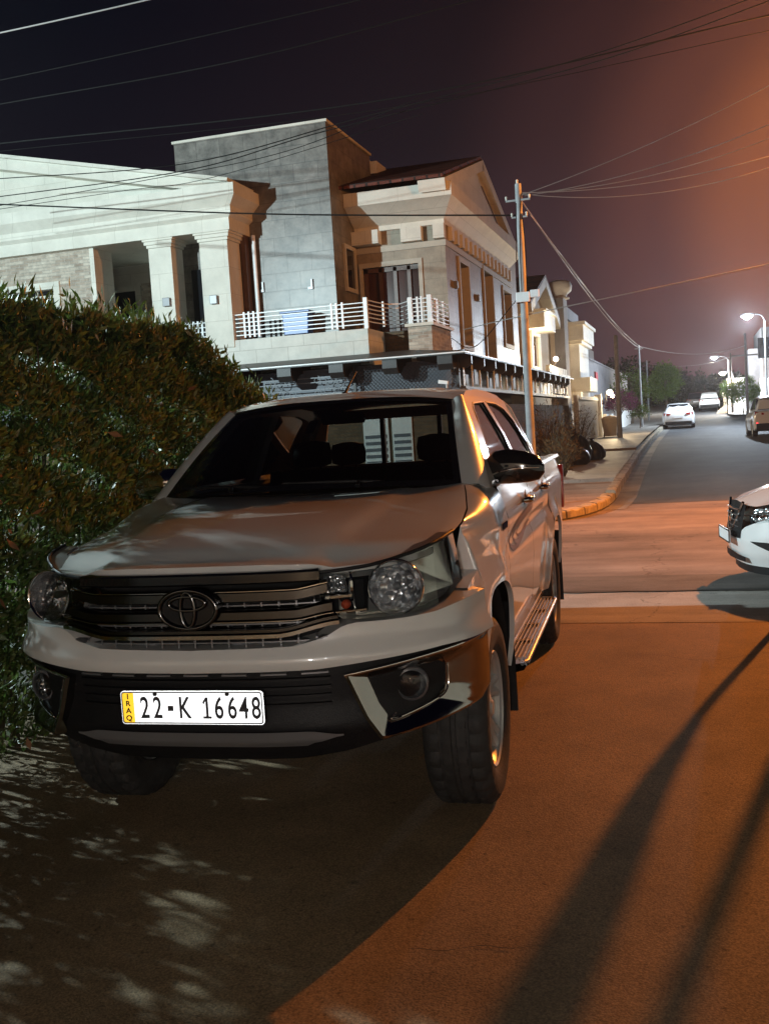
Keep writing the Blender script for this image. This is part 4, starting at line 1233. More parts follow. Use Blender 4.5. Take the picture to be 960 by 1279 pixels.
# ================================================================ foliage builder
def leaves(name, pts, dirs, size, mt, parent=None, aspect=.28, spread=.6, sizevar=.4, both=False):
    n = len(pts)
    d = dirs + rng.normal(0, spread, (n, 3)); d /= np.linalg.norm(d, axis=1)[:, None]
    a = rng.normal(0, 1, (n, 3)); s = np.cross(d, a); s /= np.linalg.norm(s, axis=1)[:, None]+1e-9
    L = size*(1+sizevar*rng.uniform(-1, 1, n))[:, None]
    nrm = np.cross(d, s)
    V = np.empty((n, 4, 3))
    V[:, 0] = pts; V[:, 1] = pts+d*L*.5+s*L*aspect*.5+nrm*L*.05; V[:, 2] = pts+d*L; V[:, 3] = pts+d*L*.5-s*L*aspect*.5+nrm*L*.05
    me = bpy.data.meshes.new(name)
    me.vertices.add(n*4); me.loops.add(n*4); me.polygons.add(n)
    off = np.zeros(3)
    if parent is not None: off = np.array(ORG[parent.name])
    me.vertices.foreach_set("co", (V.reshape(-1, 3)-off).ravel().astype(np.float32))
    me.loops.foreach_set("vertex_index", np.arange(n*4, dtype=np.int32))
    me.polygons.foreach_set("loop_start", np.arange(0, n*4, 4, dtype=np.int32))
    me.polygons.foreach_set("loop_total", np.full(n, 4, dtype=np.int32))
    me.materials.append(mt); me.update(); me.validate()
    o = bpy.data.objects.new(name, me); COL.objects.link(o)
    if parent is not None: o.parent = parent
    return o
def clumps(center, radii, ncl, per, clr, flat=0.6, seed=0, lower=-.6):
    r = np.random.default_rng(seed)
    c = r.normal(0, 1, (ncl*3, 3)); c /= np.linalg.norm(c, axis=1)[:, None]
    c = c[c[:, 2] > lower][:ncl]
    rad = r.uniform(.45, 1.0, len(c))**.6
    cc = np.array(center)+c*rad[:, None]*np.array(radii)
    cs = clr*r.uniform(.6, 1.3, len(c))
    pts = []; dirs = []
    for q, s in zip(cc, cs):
        p = r.normal(0, 1, (per, 3)); p /= np.linalg.norm(p, axis=1)[:, None]
        p *= (r.uniform(0, 1, per)**.5)[:, None]*s
        p[:, 2] *= flat
        pts.append(q+p); dirs.append(p/s+np.array([0, 0, .3]))
    return np.concatenate(pts), np.concatenate(dirs), cc
def tree(name, label, cat, base, h, radii, mt, ncl=40, per=60, clr=.5, leaf=.12, trunk=.09, seed=1, group=None, aspect=.4, flat=.7):
    t = thing(name, label, cat, base, group=group)
    c = (base[0], base[1], base[2]+h-radii[2]*.9)
    p, d, cc = clumps(c, radii, ncl, per, clr, flat, seed)
    leaves("crown", p, d, leaf, mt, t, aspect, .7)
    mb = MB()
    top = Vector(c)
    r = random.Random(seed)
    mb.tube(spline([base, (base[0]+r.uniform(-.1, .1), base[1], base[2]+(c[2]-base[2])*.5), c], 8), [trunk*lerp(1, .5, i/7) for i in range(8)], 8)
    for q in cc[::max(1, len(cc)//14)]:
        st = Vector(base).lerp(top, r.uniform(.55, 1.0))
        mb.tube([st, st.lerp(Vector(q), .5)+Vector((0, 0, .08)), q], [trunk*.4, trunk*.25, trunk*.08], 5)
    mb.build("trunk", M['bark'], t, smooth=60)
    return t

# ================================================================ the hedge beside the truck
hg = thing("hedge", "tall dense olive green hedge along the driveway beside the white pickup", "hedge", (-3.6, 4.6, 0))
def hedge_top(y): return 2.30 - .03*math.sin(y*1.7) - .60*sstep(5.6, 8.5, y) + .03*math.sin(y*4.1+.6)
NL = 190000
yy = rng.uniform(1.2, 8.15, NL*2)
# depth across: mostly in the outer shell
uu = rng.uniform(0, 1, NL*2)
zz = rng.uniform(0.02, 1, NL*2)
top = np.array([hedge_top(y) for y in yy])
# lumpy faces: near face x position varies
def fnoise(a, b, s):
    return (np.sin(a*1.3*s+b*2.1*s+.3)+np.sin(a*2.7*s-b*1.7*s+1.9)+np.sin(a*.7*s+b*3.3*s+4.2)+.6*np.sin(a*5.1*s+b*4.3*s))/3.6
end = np.clip((8.15-yy)/.9, 0, 1)**.5
xf = -3.10+.13*fnoise(yy, zz*2.4, 1.6)-.16*(zz**3)-.10*(1-end)-.75*(1-zz)**3*.35
xb = -4.45
shell = rng.uniform(0, 1, NL*2) < .62
dep = np.where(shell, rng.exponential(.10, NL*2), uu*1.4)
xx = xf-np.minimum(dep, 1.4)
zt = top+.05*fnoise(yy*3, xx*3, 1.5)-.22*np.clip((-3.5-xx), 0, 1)**2-.10*np.clip((xx+3.25), 0, .4)
Z = zz*zt
topshell = rng.uniform(0, 1, NL*2) < .16
Z = np.where(topshell, zt-rng.exponential(.06, NL*2), Z)
keep = (Z > .02) & (yy < 8.15-.5*np.clip((Z-1.6), 0, 1)) 
# gaps where light comes through, ever larger towards the foot
ZL = Z+.46*(xx+3.4); YL = yy+.36*np.clip((8-yy)/4, 0, 1.6)*(xx+3.4)
hole = fnoise(YL*3.9+1.0, ZL*5.2+.5, 1.3)+.75*fnoise(YL*8.0, ZL*10.0+2, 1.15)
keep &= ~((hole > .33) & (rng.uniform(0, 1, NL*2) < .98))
keep &= ~(((YL-4.02)**2+(ZL-1.42)**2 < .34**2) & (rng.uniform(0, 1, NL*2) < .66))
keep &= ~((Z < .38) & (rng.uniform(0, 1, NL*2) < .55))
pts = np.stack([xx, yy, Z], 1)[keep][:NL]
out_dir = np.stack([np.full(len(pts), .45), rng.normal(0, .25, len(pts)), np.full(len(pts), .75)], 1)
leaves("foliage", pts, out_dir, .054, M['hedge'], hg, .29, .6, .55)
# upright fresh shoots on top
ns = 2600
ys_ = rng.uniform(1.5, 8.0, ns); xs_ = rng.uniform(-4.1, -3.14, ns)
zs_ = np.array([hedge_top(y) for y in ys_])-.06-.22*np.clip((-3.5-xs_), 0, 1)**2
rep = 7
pp = np.repeat(np.stack([xs_, ys_, zs_], 1), rep, 0); hh = np.tile(np.linspace(0, 1, rep), ns)
shoot = np.repeat(.03+.17*rng.uniform(0, 1, ns)**2.2, rep)
pp[:, 2] += hh*shoot; pp[:, :2] += rng.normal(0, .008, (len(pp), 2))
leaves("shoots", pp, np.tile([0.1, 0, 1.0], (len(pp), 1)), .07, M['green_leaf'], hg, .22, .45)
mb = MB()
r2 = random.Random(9)
for k in range(120):
    x, y = r2.uniform(-4.2, -3.45), r2.uniform(1.4, 7.9)
    h_ = hedge_top(y)*r2.uniform(.6, .95)
    x2, y2 = x+r2.uniform(-.25, .25), y+r2.uniform(-.3, .3)
    mb.tube([(x, y, 0), (lerp(x, x2, .5)+r2.uniform(-.05, .05), lerp(y, y2, .5), h_*.5), (x2, y2, h_)], [.018, .011, .004], 5)
mb.build("stems", M['bark'], hg, smooth=60)
nd = 110
yd = rng.uniform(2.5, 7.8, nd); zd = rng.uniform(.1, 1.9, nd)
xd = -3.07+.13*fnoise(yd, zd, 1.6)-.16*(zd/2.3)**3-rng.uniform(0, .1, nd)
leaves("withered_leaves", np.stack([xd, yd, zd], 1), np.tile([.3, 0, -.2], (nd, 1)), .07, M['dead_leaf'], hg, .4, .8)

# ================================================================ the big house on the corner
H = thing("house", "two storey stone house with grey tower, white portico and street gable at the corner", "house", (-9, 25, 0))
def hp(name, mb, mt, parent=H, **k): return mb.build(name, mt, parent, **k)
def bx(*b, mb=None):
    mb = mb or MB()
    for a, c in b: mb.box(a, c)
    return mb
# tower
hp("tower", bx(((-12.0, 24.0, 0), (-8.05, 27.5, 8.84))), M['tower'])
hp("tower_coping", bx(((-12.04, 23.96, 8.84), (-8.01, 27.54, 8.90))), M['white_stone'])
mb = MB(); mb.holes([(24.70, 4.98), (25.58, 4.98), (25.58, 6.12), (24.70, 6.12)], [[(24.80, 5.08), (25.48, 5.08), (25.48, 6.02), (24.80, 6.02)]], lambda a, b_: (-7.99, a, b_), lambda a, b_: (-8.06, a, b_))
tw = hp("tower_window", mb, M['cream_frame'])
hp("pane", bx(((-8.04, 24.8, 5.08), (-8.035, 25.48, 6.02))), M['dark_glass'], tw)
def sconce(x, y, z, nm="wall_light"):
    mb = MB(); mb.box((x-.09, y-.10, z-.10), (x+.09, y, z+.10))
    o = hp(nm, mb, M['lampbody'], bevel=.01); return o
def lshape(x, y, z):
    mb = MB(); mb.box((x-.02, y-.05, z-.12), (x+.10, y, z-.06)); mb.box((x+.06, y-.06, z-.06), (x+.10, y, z+.12))
    return hp("wall_light", mb, M['lampbody'])
lshape(-9.98, 24.0, 5.17); lshape(-8.72, 24.0, 5.12)
sconce(-11.95, 22.95, 4.90); sconce(-10.72, 22.95, 4.84)
# portico: floor, columns, entablature, pediment
ZE = 6.40                                                         # underside of the entablature
hp("balcony_floor", bx(((-30, 23.05, 3.45), (-7.05, 27, 3.72))), M['white_stone'])
def column(x0, x1, y0, y1):
    mb = MB(); mb.box((x0, y0, 3.7), (x1, y1, ZE-.20))
    for i, (o, za, zb) in enumerate(((.03, ZE-.20, ZE-.13), (.07, ZE-.13, ZE-.05), (.10, ZE-.05, ZE))):
        mb.box((x0-o, y0-o, za+.001*i), (x1+o, y1+o, zb))
    return hp("column", mb, M['white_stone'], bevel=.008)
column(-12.36, -11.76, 22.95, 23.55)
column(-11.02, -10.30, 22.95, 23.65)
# the lintel block that joins the pair of columns
prof = [(0, 0), (.0, .28), (.10, .36), (.10, .52), (.24, .66), (.30, .72), (.30, .98)]      # (out, up) of the cornice
mb = MB()
xr_ = -10.16
secR = []
for (o, u) in prof:
    secR.append([(-31, 22.82-o, ZE+u), (xr_+o, 22.82-o, ZE+u), (xr_+o, 24.02, ZE+u)])
mb.grid(secR)
mb.grid([[(-31, 22.82, ZE), (xr_, 22.82, ZE), ], [(-31, 24.0, ZE+.001), (xr_, 24.0, ZE+.001)]], True)
mb.grid([[(-31, 22.52, ZE+.98), (xr_+.30, 22.52, ZE+.98)], [(-31, 24.02, ZE+.98), (xr_+.30, 24.02, ZE+.98)]])
hp("portico_cornice", mb, M['white_stone'], smooth=20)
# raking pediment to the left
pk = (-19.0, 9.37); rt = (-10.25, 7.38)
mb = MB()
mb.prism([(-10.2, 7.384), (-27.8, 7.384), pk], lambda a, b_: (a, 23.02, b_), lambda a, b_: (a, 23.9, b_))
hp("pediment", mb, M['white_stone'])
mb = MB()
def rake(p0, p1, y0, y1, t0, t1):
    dx, dz = p1[0]-p0[0], p1[1]-p0[1]; l = math.hypot(dx, dz); nx, nz = -dz/l, dx/l
    if nz < 0: nx, nz = -nx, -nz
    mb.prism([(p0[0]+nx*t0, p0[1]+nz*t0), (p1[0]+nx*t0, p1[1]+nz*t0), (p1[0]+nx*t1, p1[1]+nz*t1), (p0[0]+nx*t1, p0[1]+nz*t1)], lambda a, b_: (a, y0, b_), lambda a, b_: (a, y1, b_))
rake((-10.0, 7.39), pk, 22.62, 24.1, -.24, .02); rake((-10.0, 7.39), pk, 22.50, 24.2, .02, .10)
rake((-28, 7.39), pk, 22.62, 24.1, -.24, .02); rake((-28, 7.39), pk, 22.50, 24.2, .02, .10)
hp("raking_cornice", mb, M['white_stone'])
# portico back wall, left brick wall and its window
mb = MB(); mb.holes([(-30, 3.72), (-14.02, 3.72), (-14.02, ZE-.002), (-30, ZE-.002)], [[(-17.6, 3.75), (-15.05, 3.75), (-15.05, 5.55), (-17.6, 5.55)]], lambda a, b_: (a, 23.05, b_), lambda a, b_: (a, 23.35, b_))
hp("brick_wall", mb, M['rough_brick'])
mb = MB(); mb.holes([(-17.75, 3.73), (-14.90, 3.73), (-14.90, 5.70), (-17.75, 5.70)], [[(-17.58, 3.74), (-15.07, 3.74), (-15.07, 5.53), (-17.58, 5.53)]], lambda a, b_: (a, 22.99, b_), lambda a, b_: (a, 23.30, b_))
wl = hp("left_window", mb, M['white_stone'])
hp("pane", bx(((-17.6, 23.30, 3.75), (-15.05, 23.31, 5.55))), M['dark_glass'], wl)
hp("curtain", bx(((-16.9, 23.26, 3.76), (-15.75, 23.27, 5.35)), ), M['curtain'], wl)
hp("window_bar", bx(((-15.75, 23.24, 3.75), (-15.68, 23.29, 5.53)), ((-17.58, 23.24, 5.35), (-15.07, 23.29, 5.42))), M['white_stone'], wl)
hp("reveal_wall", bx(((-14.02, 23.05, 3.72), (-13.9, 23.9, ZE))), M['white_stone'])
hp("back_wall", bx(((-17.5, 26.0, 3.72), (-12.02, 26.2, 6.6)), ((-12.02, 25.2, 3.72), (-11.9, 26.2, ZE))), M['white_stone'])
hp("porch_soffit", bx(((-17.5, 23.9, ZE+.02), (-12.0, 26.0, ZE+.1))), M['white_stone'])
dw = hp("porch_door", bx(((-15.9, 25.90, 3.72), (-14.42, 25.98, 5.72))), M['dark_glass'])
hp("door_frame", bx(((-14.42, 25.86, 3.72), (-14.26, 25.99, 5.85)), ((-15.9, 25.86, 5.72), (-14.42, 25.99, 5.85))), M['white_stone'], dw)
hp("side_brick_panel", bx(((-14.24, 25.9, 3.72), (-13.7, 25.99, 5.9))), M['rough_brick'])
hp("inner_door", bx(((-11.75, 23.92, 3.72), (-10.95, 23.99, 5.75))), M['dark_glass'])
hp("downpipe", MB().cyl((-10.02, 23.86, 3.7), (-10.02, 23.86, 6.4), .05, None, 10), M['white_metal'], smooth=60)
hp("column_back_strip", bx(((-10.28, 23.66, 3.72), (-10.16, 23.98, 6.4))), M['brown_frame'])
# balcony parapet
hp("balcony_parapet", bx(((-10.62, 22.98, 3.05), (-7.02, 23.30, 3.86)), ((-7.30, 23.30, 3.05), (-7.02, 24.6, 3.86))), M['stone_block'])
hp("parapet_recess", bx(((-7.02, 24.30, 3.05), (-6.28, 24.5, 3.86))), M['brown_brick'])
hp("parapet_pier", bx(((-6.28, 23.75, 3.05), (-5.72, 25.75, 3.88))), M['rough_brick'])
hp("parapet_coping", bx(((-6.34, 23.69, 3.88), (-5.66, 25.80, 3.95))), M['white_stone'])
hp("balcony_plinth", bx(((-30, 23.02, 3.05), (-10.62, 23.25, 3.45))), M['stone_block'])
def railing(nm, pts, z0, z1, nrail, dense_at, parent=H):
    """rails through plan points with posts and, near the posts, blocks of uprights"""
    mb = MB()
    for k in range(nrail):
        z = lerp(z0, z1, k/(nrail-1))
        for (a, b_) in zip(pts[:-1], pts[1:]):
            d = Vector((b_[0]-a[0], b_[1]-a[1], 0)); l = d.length; d.normalize(); n = Vector((-d.y, d.x, 0))*.018
            hz = .020
            A = Vector((a[0], a[1], z)); B = Vector((b_[0], b_[1], z))
            mb.add([A-n, B-n, B+n, A+n, A-n+Vector((0, 0, hz)), B-n+Vector((0, 0, hz)), B+n+Vector((0, 0, hz)), A+n+Vector((0, 0, hz))],
                   [(0, 3, 2, 1), (4, 5, 6, 7), (0, 1, 5, 4), (1, 2, 6, 5), (2, 3, 7, 6), (3, 0, 4, 7)])
    for (x, y) in dense_at:
        mb.box((x-.022, y-.026, z0-.05), (x+.022, y+.026, z1+.06))
    o = hp(nm, mb, M['white_metal'], parent)
    return o
def post(x, y, z0, z1, parent, w_=.045):
    return hp("railing_post", bx(((x-w_, y-w_, z0), (x+w_, y+w_, z1))), M['white_metal'], parent)
r1_ = railing("railing", [(-10.60, 23.06), (-7.06, 23.06)], 3.96, 4.44, 6, [(-10.05, 23.06), (-9.93, 23.06), (-9.81, 23.06), (-9.69, 23.06), (-7.88, 23.06), (-7.76, 23.06), (-7.62, 23.06)])
post(-10.56, 23.06, 3.86, 4.52, r1_); post(-7.06, 23.06, 3.86, 4.56, r1_)
r2_ = railing("curved_railing", [(-7.06, 23.06), (-7.0, 23.8), (-6.9, 24.3), (-6.65, 24.5), (-6.4, 24.2), (-6.22, 23.84), (-5.76, 23.84), (-5.76, 25.7)], 4.02, 4.50, 6, [(-6.95, 24.1), (-6.3, 24.0), (-6.05, 23.84), (-5.95, 23.84), (-5.76, 24.4), (-5.76, 24.6), (-5.76, 25.2)])
post(-6.22, 23.84, 3.90, 4.56, r2_); post(-5.76, 23.84, 3.90, 4.58, r2_, .05)
r3_ = railing("porch_railing", [(-11.76, 23.2), (-11.02, 23.2)], 3.80, 4.35, 6, [(-11.65+.11*k, 23.2) for k in range(6)])
# wing: front (balcony) wall with the brown door, street wall with tall openings
XW = -5.74
mb = MB(); mb.holes([(-8.05, 3.5), (XW, 3.5), (XW, 7.2), (-8.05, 7.2)], [[(-7.92, 3.6), (-6.42, 3.6), (-6.42, 5.62), (-7.92, 5.62)]], lambda a, b_: (a, 25.75, b_), lambda a, b_: (a, 25.95, b_))
hp("front_wall", mb, M['wing'])
dr = MB()
dr.holes([(-7.98, 3.6), (-6.34, 3.6), (-6.34, 5.74), (-7.98, 5.74)], [[(-7.90, 3.6001), (-6.44, 3.6001), (-6.44, 5.62), (-7.90, 5.62)]], lambda a, b_: (a, 25.70, b_), lambda a, b_: (a, 25.80, b_))
bd = hp("balcony_door", dr, M['cream_frame'])
q = MB()
for x in (-7.88, -7.50, -7.12, -6.76): q.box((x, 25.80, 3.6), (x+.09, 25.86, 5.6))
q.box((-7.88, 25.80, 5.50), (-6.46, 25.86, 5.61)); hp("door_stile", q, M['brown_frame'], bd)
hp("pane", bx(((-7.9, 25.87, 3.6), (-6.44, 25.88, 5.62))), mat("red_brown_glass", (0.06, 0.022, 0.016), 0.12, 0), bd)
hp("stone_band", bx(((-8.04, 25.71, 5.98), (XW+.03, 25.9, 6.12)), ((XW-.01, 25.9, 5.98), (XW+.03, 35.6, 6.12))), M['cream_frame'])
# street wall
mb = MB(); mb.holes([(25.95, 2.9), (36.6, 2.9), (36.6, 7.2), (25.95, 7.2)], [[(27.2, 3.6), (28.35, 3.6), (28.35, 5.80), (27.2, 5.80)], [(30.5, 3.1), (31.9, 3.1), (31.9, 6.0), (30.5, 6.0)], [(33.7, 4.02), (35.2, 4.02), (35.2, 5.78), (33.7, 5.78)]],
                    lambda a, b_: (XW, a, b_), lambda a, b_: (XW-.3, a, b_))
hp("street_wall", mb, M['wing'])
for nm, y0, y1, z0, z1 in (("tall_window", 27.2, 28.35, 3.6, 5.80), ("stair_window", 30.5, 31.9, 3.1, 6.0), ("street_window", 33.7, 35.2, 4.02, 5.78)):
    mb = MB(); mb.holes([(y0-.10, z0-.10), (y1+.10, z0-.10), (y1+.10, z1+.10), (y0-.10, z1+.10)], [[(y0+.03, z0+.03), (y1-.03, z0+.03), (y1-.03, z1-.03), (y0+.03, z1-.03)]], lambda a, b_: (XW+.05, a, b_), lambda a, b_: (XW-.28, a, b_))
    wn = hp(nm, mb, M['cream_frame'])
    hp("pane", bx(((XW-.24, y0, z0), (XW-.23, y1, z1))), mat(nm+"_glass", (0.05, 0.035, 0.028), 0.15), wn)
for y, z in ((26.55, 5.1), (29.4, 5.05)):
    hp("wall_light", bx(((XW, y-.08, z-.09), (XW+.10, y+.08, z+.09))), M['lampbody'])
# entablature around the wing with dentils, then the street gable
mb = MB()
xs, ysf = XW, 25.72
pr2 = [(.02, 6.50), (.02, 6.62), (.12, 6.72), (.34, 6.98), (.40, 7.02), (.40, 7.34), (.0, 7.36)]
mb.grid([[(-8.04, ysf-o*1.9, z), (xs+o, ysf-o*1.9, z), (xs+o, 35.2+o, z), (-9, 35.2+o, z)] for o, z in pr2])
hp("wing_cornice", mb, M['white_stone'], smooth=20)
for a_, b_ in (((-8.04, 25.40, 6.16), (-7.35, 25.74, 6.495)), ((-6.80, 25.52, 6.14), (-6.28, 25.74, 6.49)), ((-5.98, 25.52, 6.14), (-5.70, 25.74, 6.49))):
    hp("frieze_block", bx((a_, b_)), M['white_stone'])
for k in range(15):
    y = 26.2+k*.62
    hp("dentil", bx(((XW, y, 6.16), (XW+.10, y+.24, 6.50))), M['white_stone'])
XG = -5.50
mb = MB(); mb.prism([(24.95, 7.352), (34.9, 7.352), (29.9, 8.86)], lambda a, b_: (XG-.12, a, b_), lambda a, b_: (XG-.5, a, b_))
hp("gable", mb, M['white_stone'])
q = MB()
def rk(p0, p1, x0, x1, t0, t1):
    dy, dz = p1[0]-p0[0], p1[1]-p0[1]; l = math.hypot(dy, dz); ny, nz = -dz/l, dy/l
    if nz < 0: ny, nz = -ny, -nz
    q.prism([(p0[0]+ny*t0, p0[1]+nz*t0), (p1[0]+ny*t0, p1[1]+nz*t0), (p1[0]+ny*t1, p1[1]+nz*t1), (p0[0]+ny*t1, p0[1]+nz*t1)], lambda a, b_: (x0, a, b_), lambda a, b_: (x1, a, b_))
rk((24.75, 7.36), (29.9, 8.90), XG+.06, XG-.6, -.26, .02); rk((35.1, 7.36), (29.9, 8.90), XG+.06, XG-.6, -.26, .02)
hp("gable_cornice", q, M['white_stone'])
q = MB(); q.prism([(30.3, 8.30), (30.5, 8.30), (33.5, 7.44), (33.3, 7.44)], lambda a, b_: (XG-.10, a, b_), lambda a, b_: (XG-.13, a, b_)); hp("gable_groove", q, M['brown_frame'])
mb = MB()
for s_, e_ in (((24.70, 7.40), (29.9, 8.95)), ((35.1, 7.40), (29.9, 8.95))):
    mb.add([(XG+.02, *s_), (XG+.02, *e_), (-13, *e_), (-13, *s_), (XG+.02, s_[0], s_[1]+.09), (XG+.02, e_[0], e_[1]+.09), (-13, e_[0], e_[1]+.09), (-13, s_[0], s_[1]+.09)],
           [(0, 1, 2, 3), (4, 7, 6, 5), (0, 4, 5, 1), (3, 2, 6, 7), (0, 3, 7, 4), (1, 5, 6, 2)])
hp("tiled_roof", mb, M['tile_roof'])
hp("roof_tank_box", bx(((-8.75, 28.4, 7.6), (-8.12, 29.3, 8.92))), M['white_metal'])
hp("inner_floor", bx(((-12, 27.5, 0), (XW-.32, 36.3, 7.2)), ((-30, 26.2, 0), (-12, 34, 7.2)), ((-12, 25.0, 0), (XW-.32, 27.5, 3.0)),), M['wall_cream'])
# canopy that runs round the corner above the fence
XC, YC = -4.50, 21.5
def canopy_sec(o): return None
mb = MB()
rows = []
for (o, z) in ((0, 3.02), (0, 3.065), (.04, 3.08), (1.55, 3.30)):
    rows.append([(-30, YC+o, z), (XC-o, YC+o, z), (XC-o, 42.0, z)])
mb.grid(rows)
cp = hp("canopy_roof", mb, M['dark_metal'])
mb = MB(); mb.grid([[(-30, YC-.015, 3.045), (XC+.015, YC-.015, 3.045), (XC+.015, 27, 3.045)], [(-30, YC-.015, 3.072), (XC+.015, YC-.015, 3.072), (XC+.015, 27, 3.072)]])
hp("canopy_edge", mb, M['white_metal'], cp)
for x in (-13.4, -12.2, -11.0, -9.8, -8.55, -7.35, -6.15, -4.95):
    mb = MB(); mb.prism([(0, 3.03), (1.3, 3.2), (1.3, 3.0), (.55, 2.88), (.34, 2.74), (.12, 2.72), (0, 2.84)], lambda a, b_: (x-.16, YC+.03+a, b_), lambda a, b_: (x+.16, YC+.03+a, b_))
    hp("corbel", mb, M['dark_metal'], cp)
for k in range(14):
    y = 22.3+k*1.42
    mb = MB(); mb.prism([(0, 3.03), (1.2, 3.2), (1.2, 3.0), (.5, 2.84), (.12, 2.76), (0, 2.84)], lambda a, b_: (XC-.03-a, y-.07, b_), lambda a, b_: (XC-.03-a, y+.07, b_))
    hp("corbel", mb, M['dark_metal'], cp)
hp("porch_ceiling", bx(((-30, 22.9, 2.98), (-6, 25, 3.02))), M['wall_cream'])

# perimeter wall with metal panels: a thing of its own
fw = thing("perimeter_fence", "stone boundary wall with lattice and wrought iron panels under the dark canopy", "fence", (-7, 22.1, 0))
def fp(name, mb, mt, parent=fw, **k): return mb.build(name, mt, parent, **k)
fp("wall_base", bx(((-30, 22.0, 0), (-4.75, 22.25, 2.12)), ((-5.0, 22.25, 0), (-4.75, 42.0, 2.02))), M['brown_brick'])
fp("wall_cap", bx(((-30, 21.94, 2.12), (-4.69, 22.31, 2.2)), ((-5.06, 22.31, 2.30), (-4.69, 42.0, 2.38))), M['grey_panel'])
fp("backing_panel", bx(((-30, 22.30, 2.2), (-5.0, 22.33, 2.98))), M['grey_panel'])
for (x0, x1, z0, z1) in ((-6.95, -6.38, .75, 1.90), (-6.30, -5.85, .75, 1.90), (-9.15, -8.45, .45, 1.95)):
    pn = fp("louvred_panel", bx(((x0, 21.95, z0), (x1, 21.995, z1))), M['white_metal'])
    for k in range(5):
        z = lerp(z0+.05, z0+.62, k/4); fp("louvre", bx(((x0+.04, 21.93, z), (x1-.04, 21.948, z+.07))), M['grey_panel'], pn)
q = MB()
for k in range(-50, 60):
    for s_ in (1, -1):
        a = (-7.15+k*.085, 2.20); b_ = (a[0]+s_*.74, 2.94)
        # clip to panel -7.1 .. -4.8
        t0, t1 = 0.0, 1.0
        x0, x1 = a[0], b_[0]
        lo, hi = -7.1, -4.8
        if abs(x1-x0) > 1e-6:
            ta, tb = sorted(((lo-x0)/(x1-x0), (hi-x0)/(x1-x0))); t0, t1 = max(0, ta), min(1, tb)
        if t1-t0 > .05:
            q.tube([(lerp(x0, x1, t0), 22.10+.006*s_, lerp(a[1], b_[1], t0)), (lerp(x0, x1, t1), 22.10+.006*s_, lerp(a[1], b_[1], t1))], .006, 4)
fp("lattice_panel", q, M['lattice'])
q = MB()
for x in (-4.80, -7.12, -9.5): q.box((x-.03, 22.06, 2.2), (x+.03, 22.14, 2.98))
fp("panel_post", q, M['dark_metal'])
q = MB()
for z in (2.42, 2.52, 2.68, 2.78): q.box((-9.4, 22.09, z), (-7.2, 22.11, z+.018))
def scroll(cx, cz, s_, fl):
    q.tube([(cx+fl*s_*(.06+.02*t)*math.cos(t), 22.09, cz+s_*(.06+.02*t)*math.sin(t)) for t in np.linspace(0, 7.5, 26)], .008, 5)
for cx in (-9.15, -7.45, -8.9, -7.7):
    for cz, fl in ((2.72, 1), (2.50, -1)): scroll(cx, cz, .75, fl)
for cx in (-8.6, -8.0):
    for cz in (2.46, 2.74): scroll(cx, cz, .45, 1)
fp("scroll_panel", q, M['scroll'])
q = MB()
q.box((-9.75, 22.07, 2.3), (-9.5, 22.12, 2.9)); fp("side_panel", q, M['grey_panel'])
rr_ = random.Random(4)
for k in range(22):
    y = 22.6+k*.9
    fp("screen_post", bx(((-4.80, y, 2.38), (-4.77, y+.03, 2.98))), M['white_metal'])
    if rr_.random() < .7:
        y += rr_.uniform(.1, .4); fp("screen_panel", bx(((-4.79, y, 2.45), (-4.775, y+rr_.uniform(.2, .4), 2.45+rr_.uniform(.15, .45)))), M['grey_panel'])
fp("side_backing", bx(((-5.4, 22.4, 2.38), (-5.36, 42, 2.98))), M['dark_metal'])

sc_ = thing("security_camera", "small white security camera on the fence post under the canopy corner", "camera", (-5.05, 21.85, 2.30))
q = MB(); q.prism([(-.13, .03), (.08, .0), (.09, .07), (-.12, .11)], lambda a, b_: (-5.05+a, 21.78, 2.42+b_), lambda a, b_: (-5.05+a, 21.86, 2.42+b_)); q.build("body", M['white_metal'], sc_, bevel=.01)
q = MB(); q.tube([(-5.02, 21.95, 2.20), (-5.02, 21.90, 2.34), (-5.0, 21.82, 2.44)], .022, 8); q.build("bracket", M['white_metal'], sc_, smooth=60)

bb = thing("storage_box", "blue plastic tub standing behind the white balcony railing", "box", (-8.9, 23.5, 3.72))
q = MB(); q.prism([(-9.20, 3.73), (-8.62, 3.73), (-8.58, 4.40), (-9.24, 4.40)], lambda a, b_: (a, 23.40, b_), lambda a, b_: (a, 23.75, b_)); q.build("tub", M['blue_plastic'], bb, bevel=.02)
q = MB(); q.box((-9.28, 23.36, 4.40), (-8.54, 23.79, 4.46)); q.build("lid", M['blue_plastic'], bb, bevel=.015)
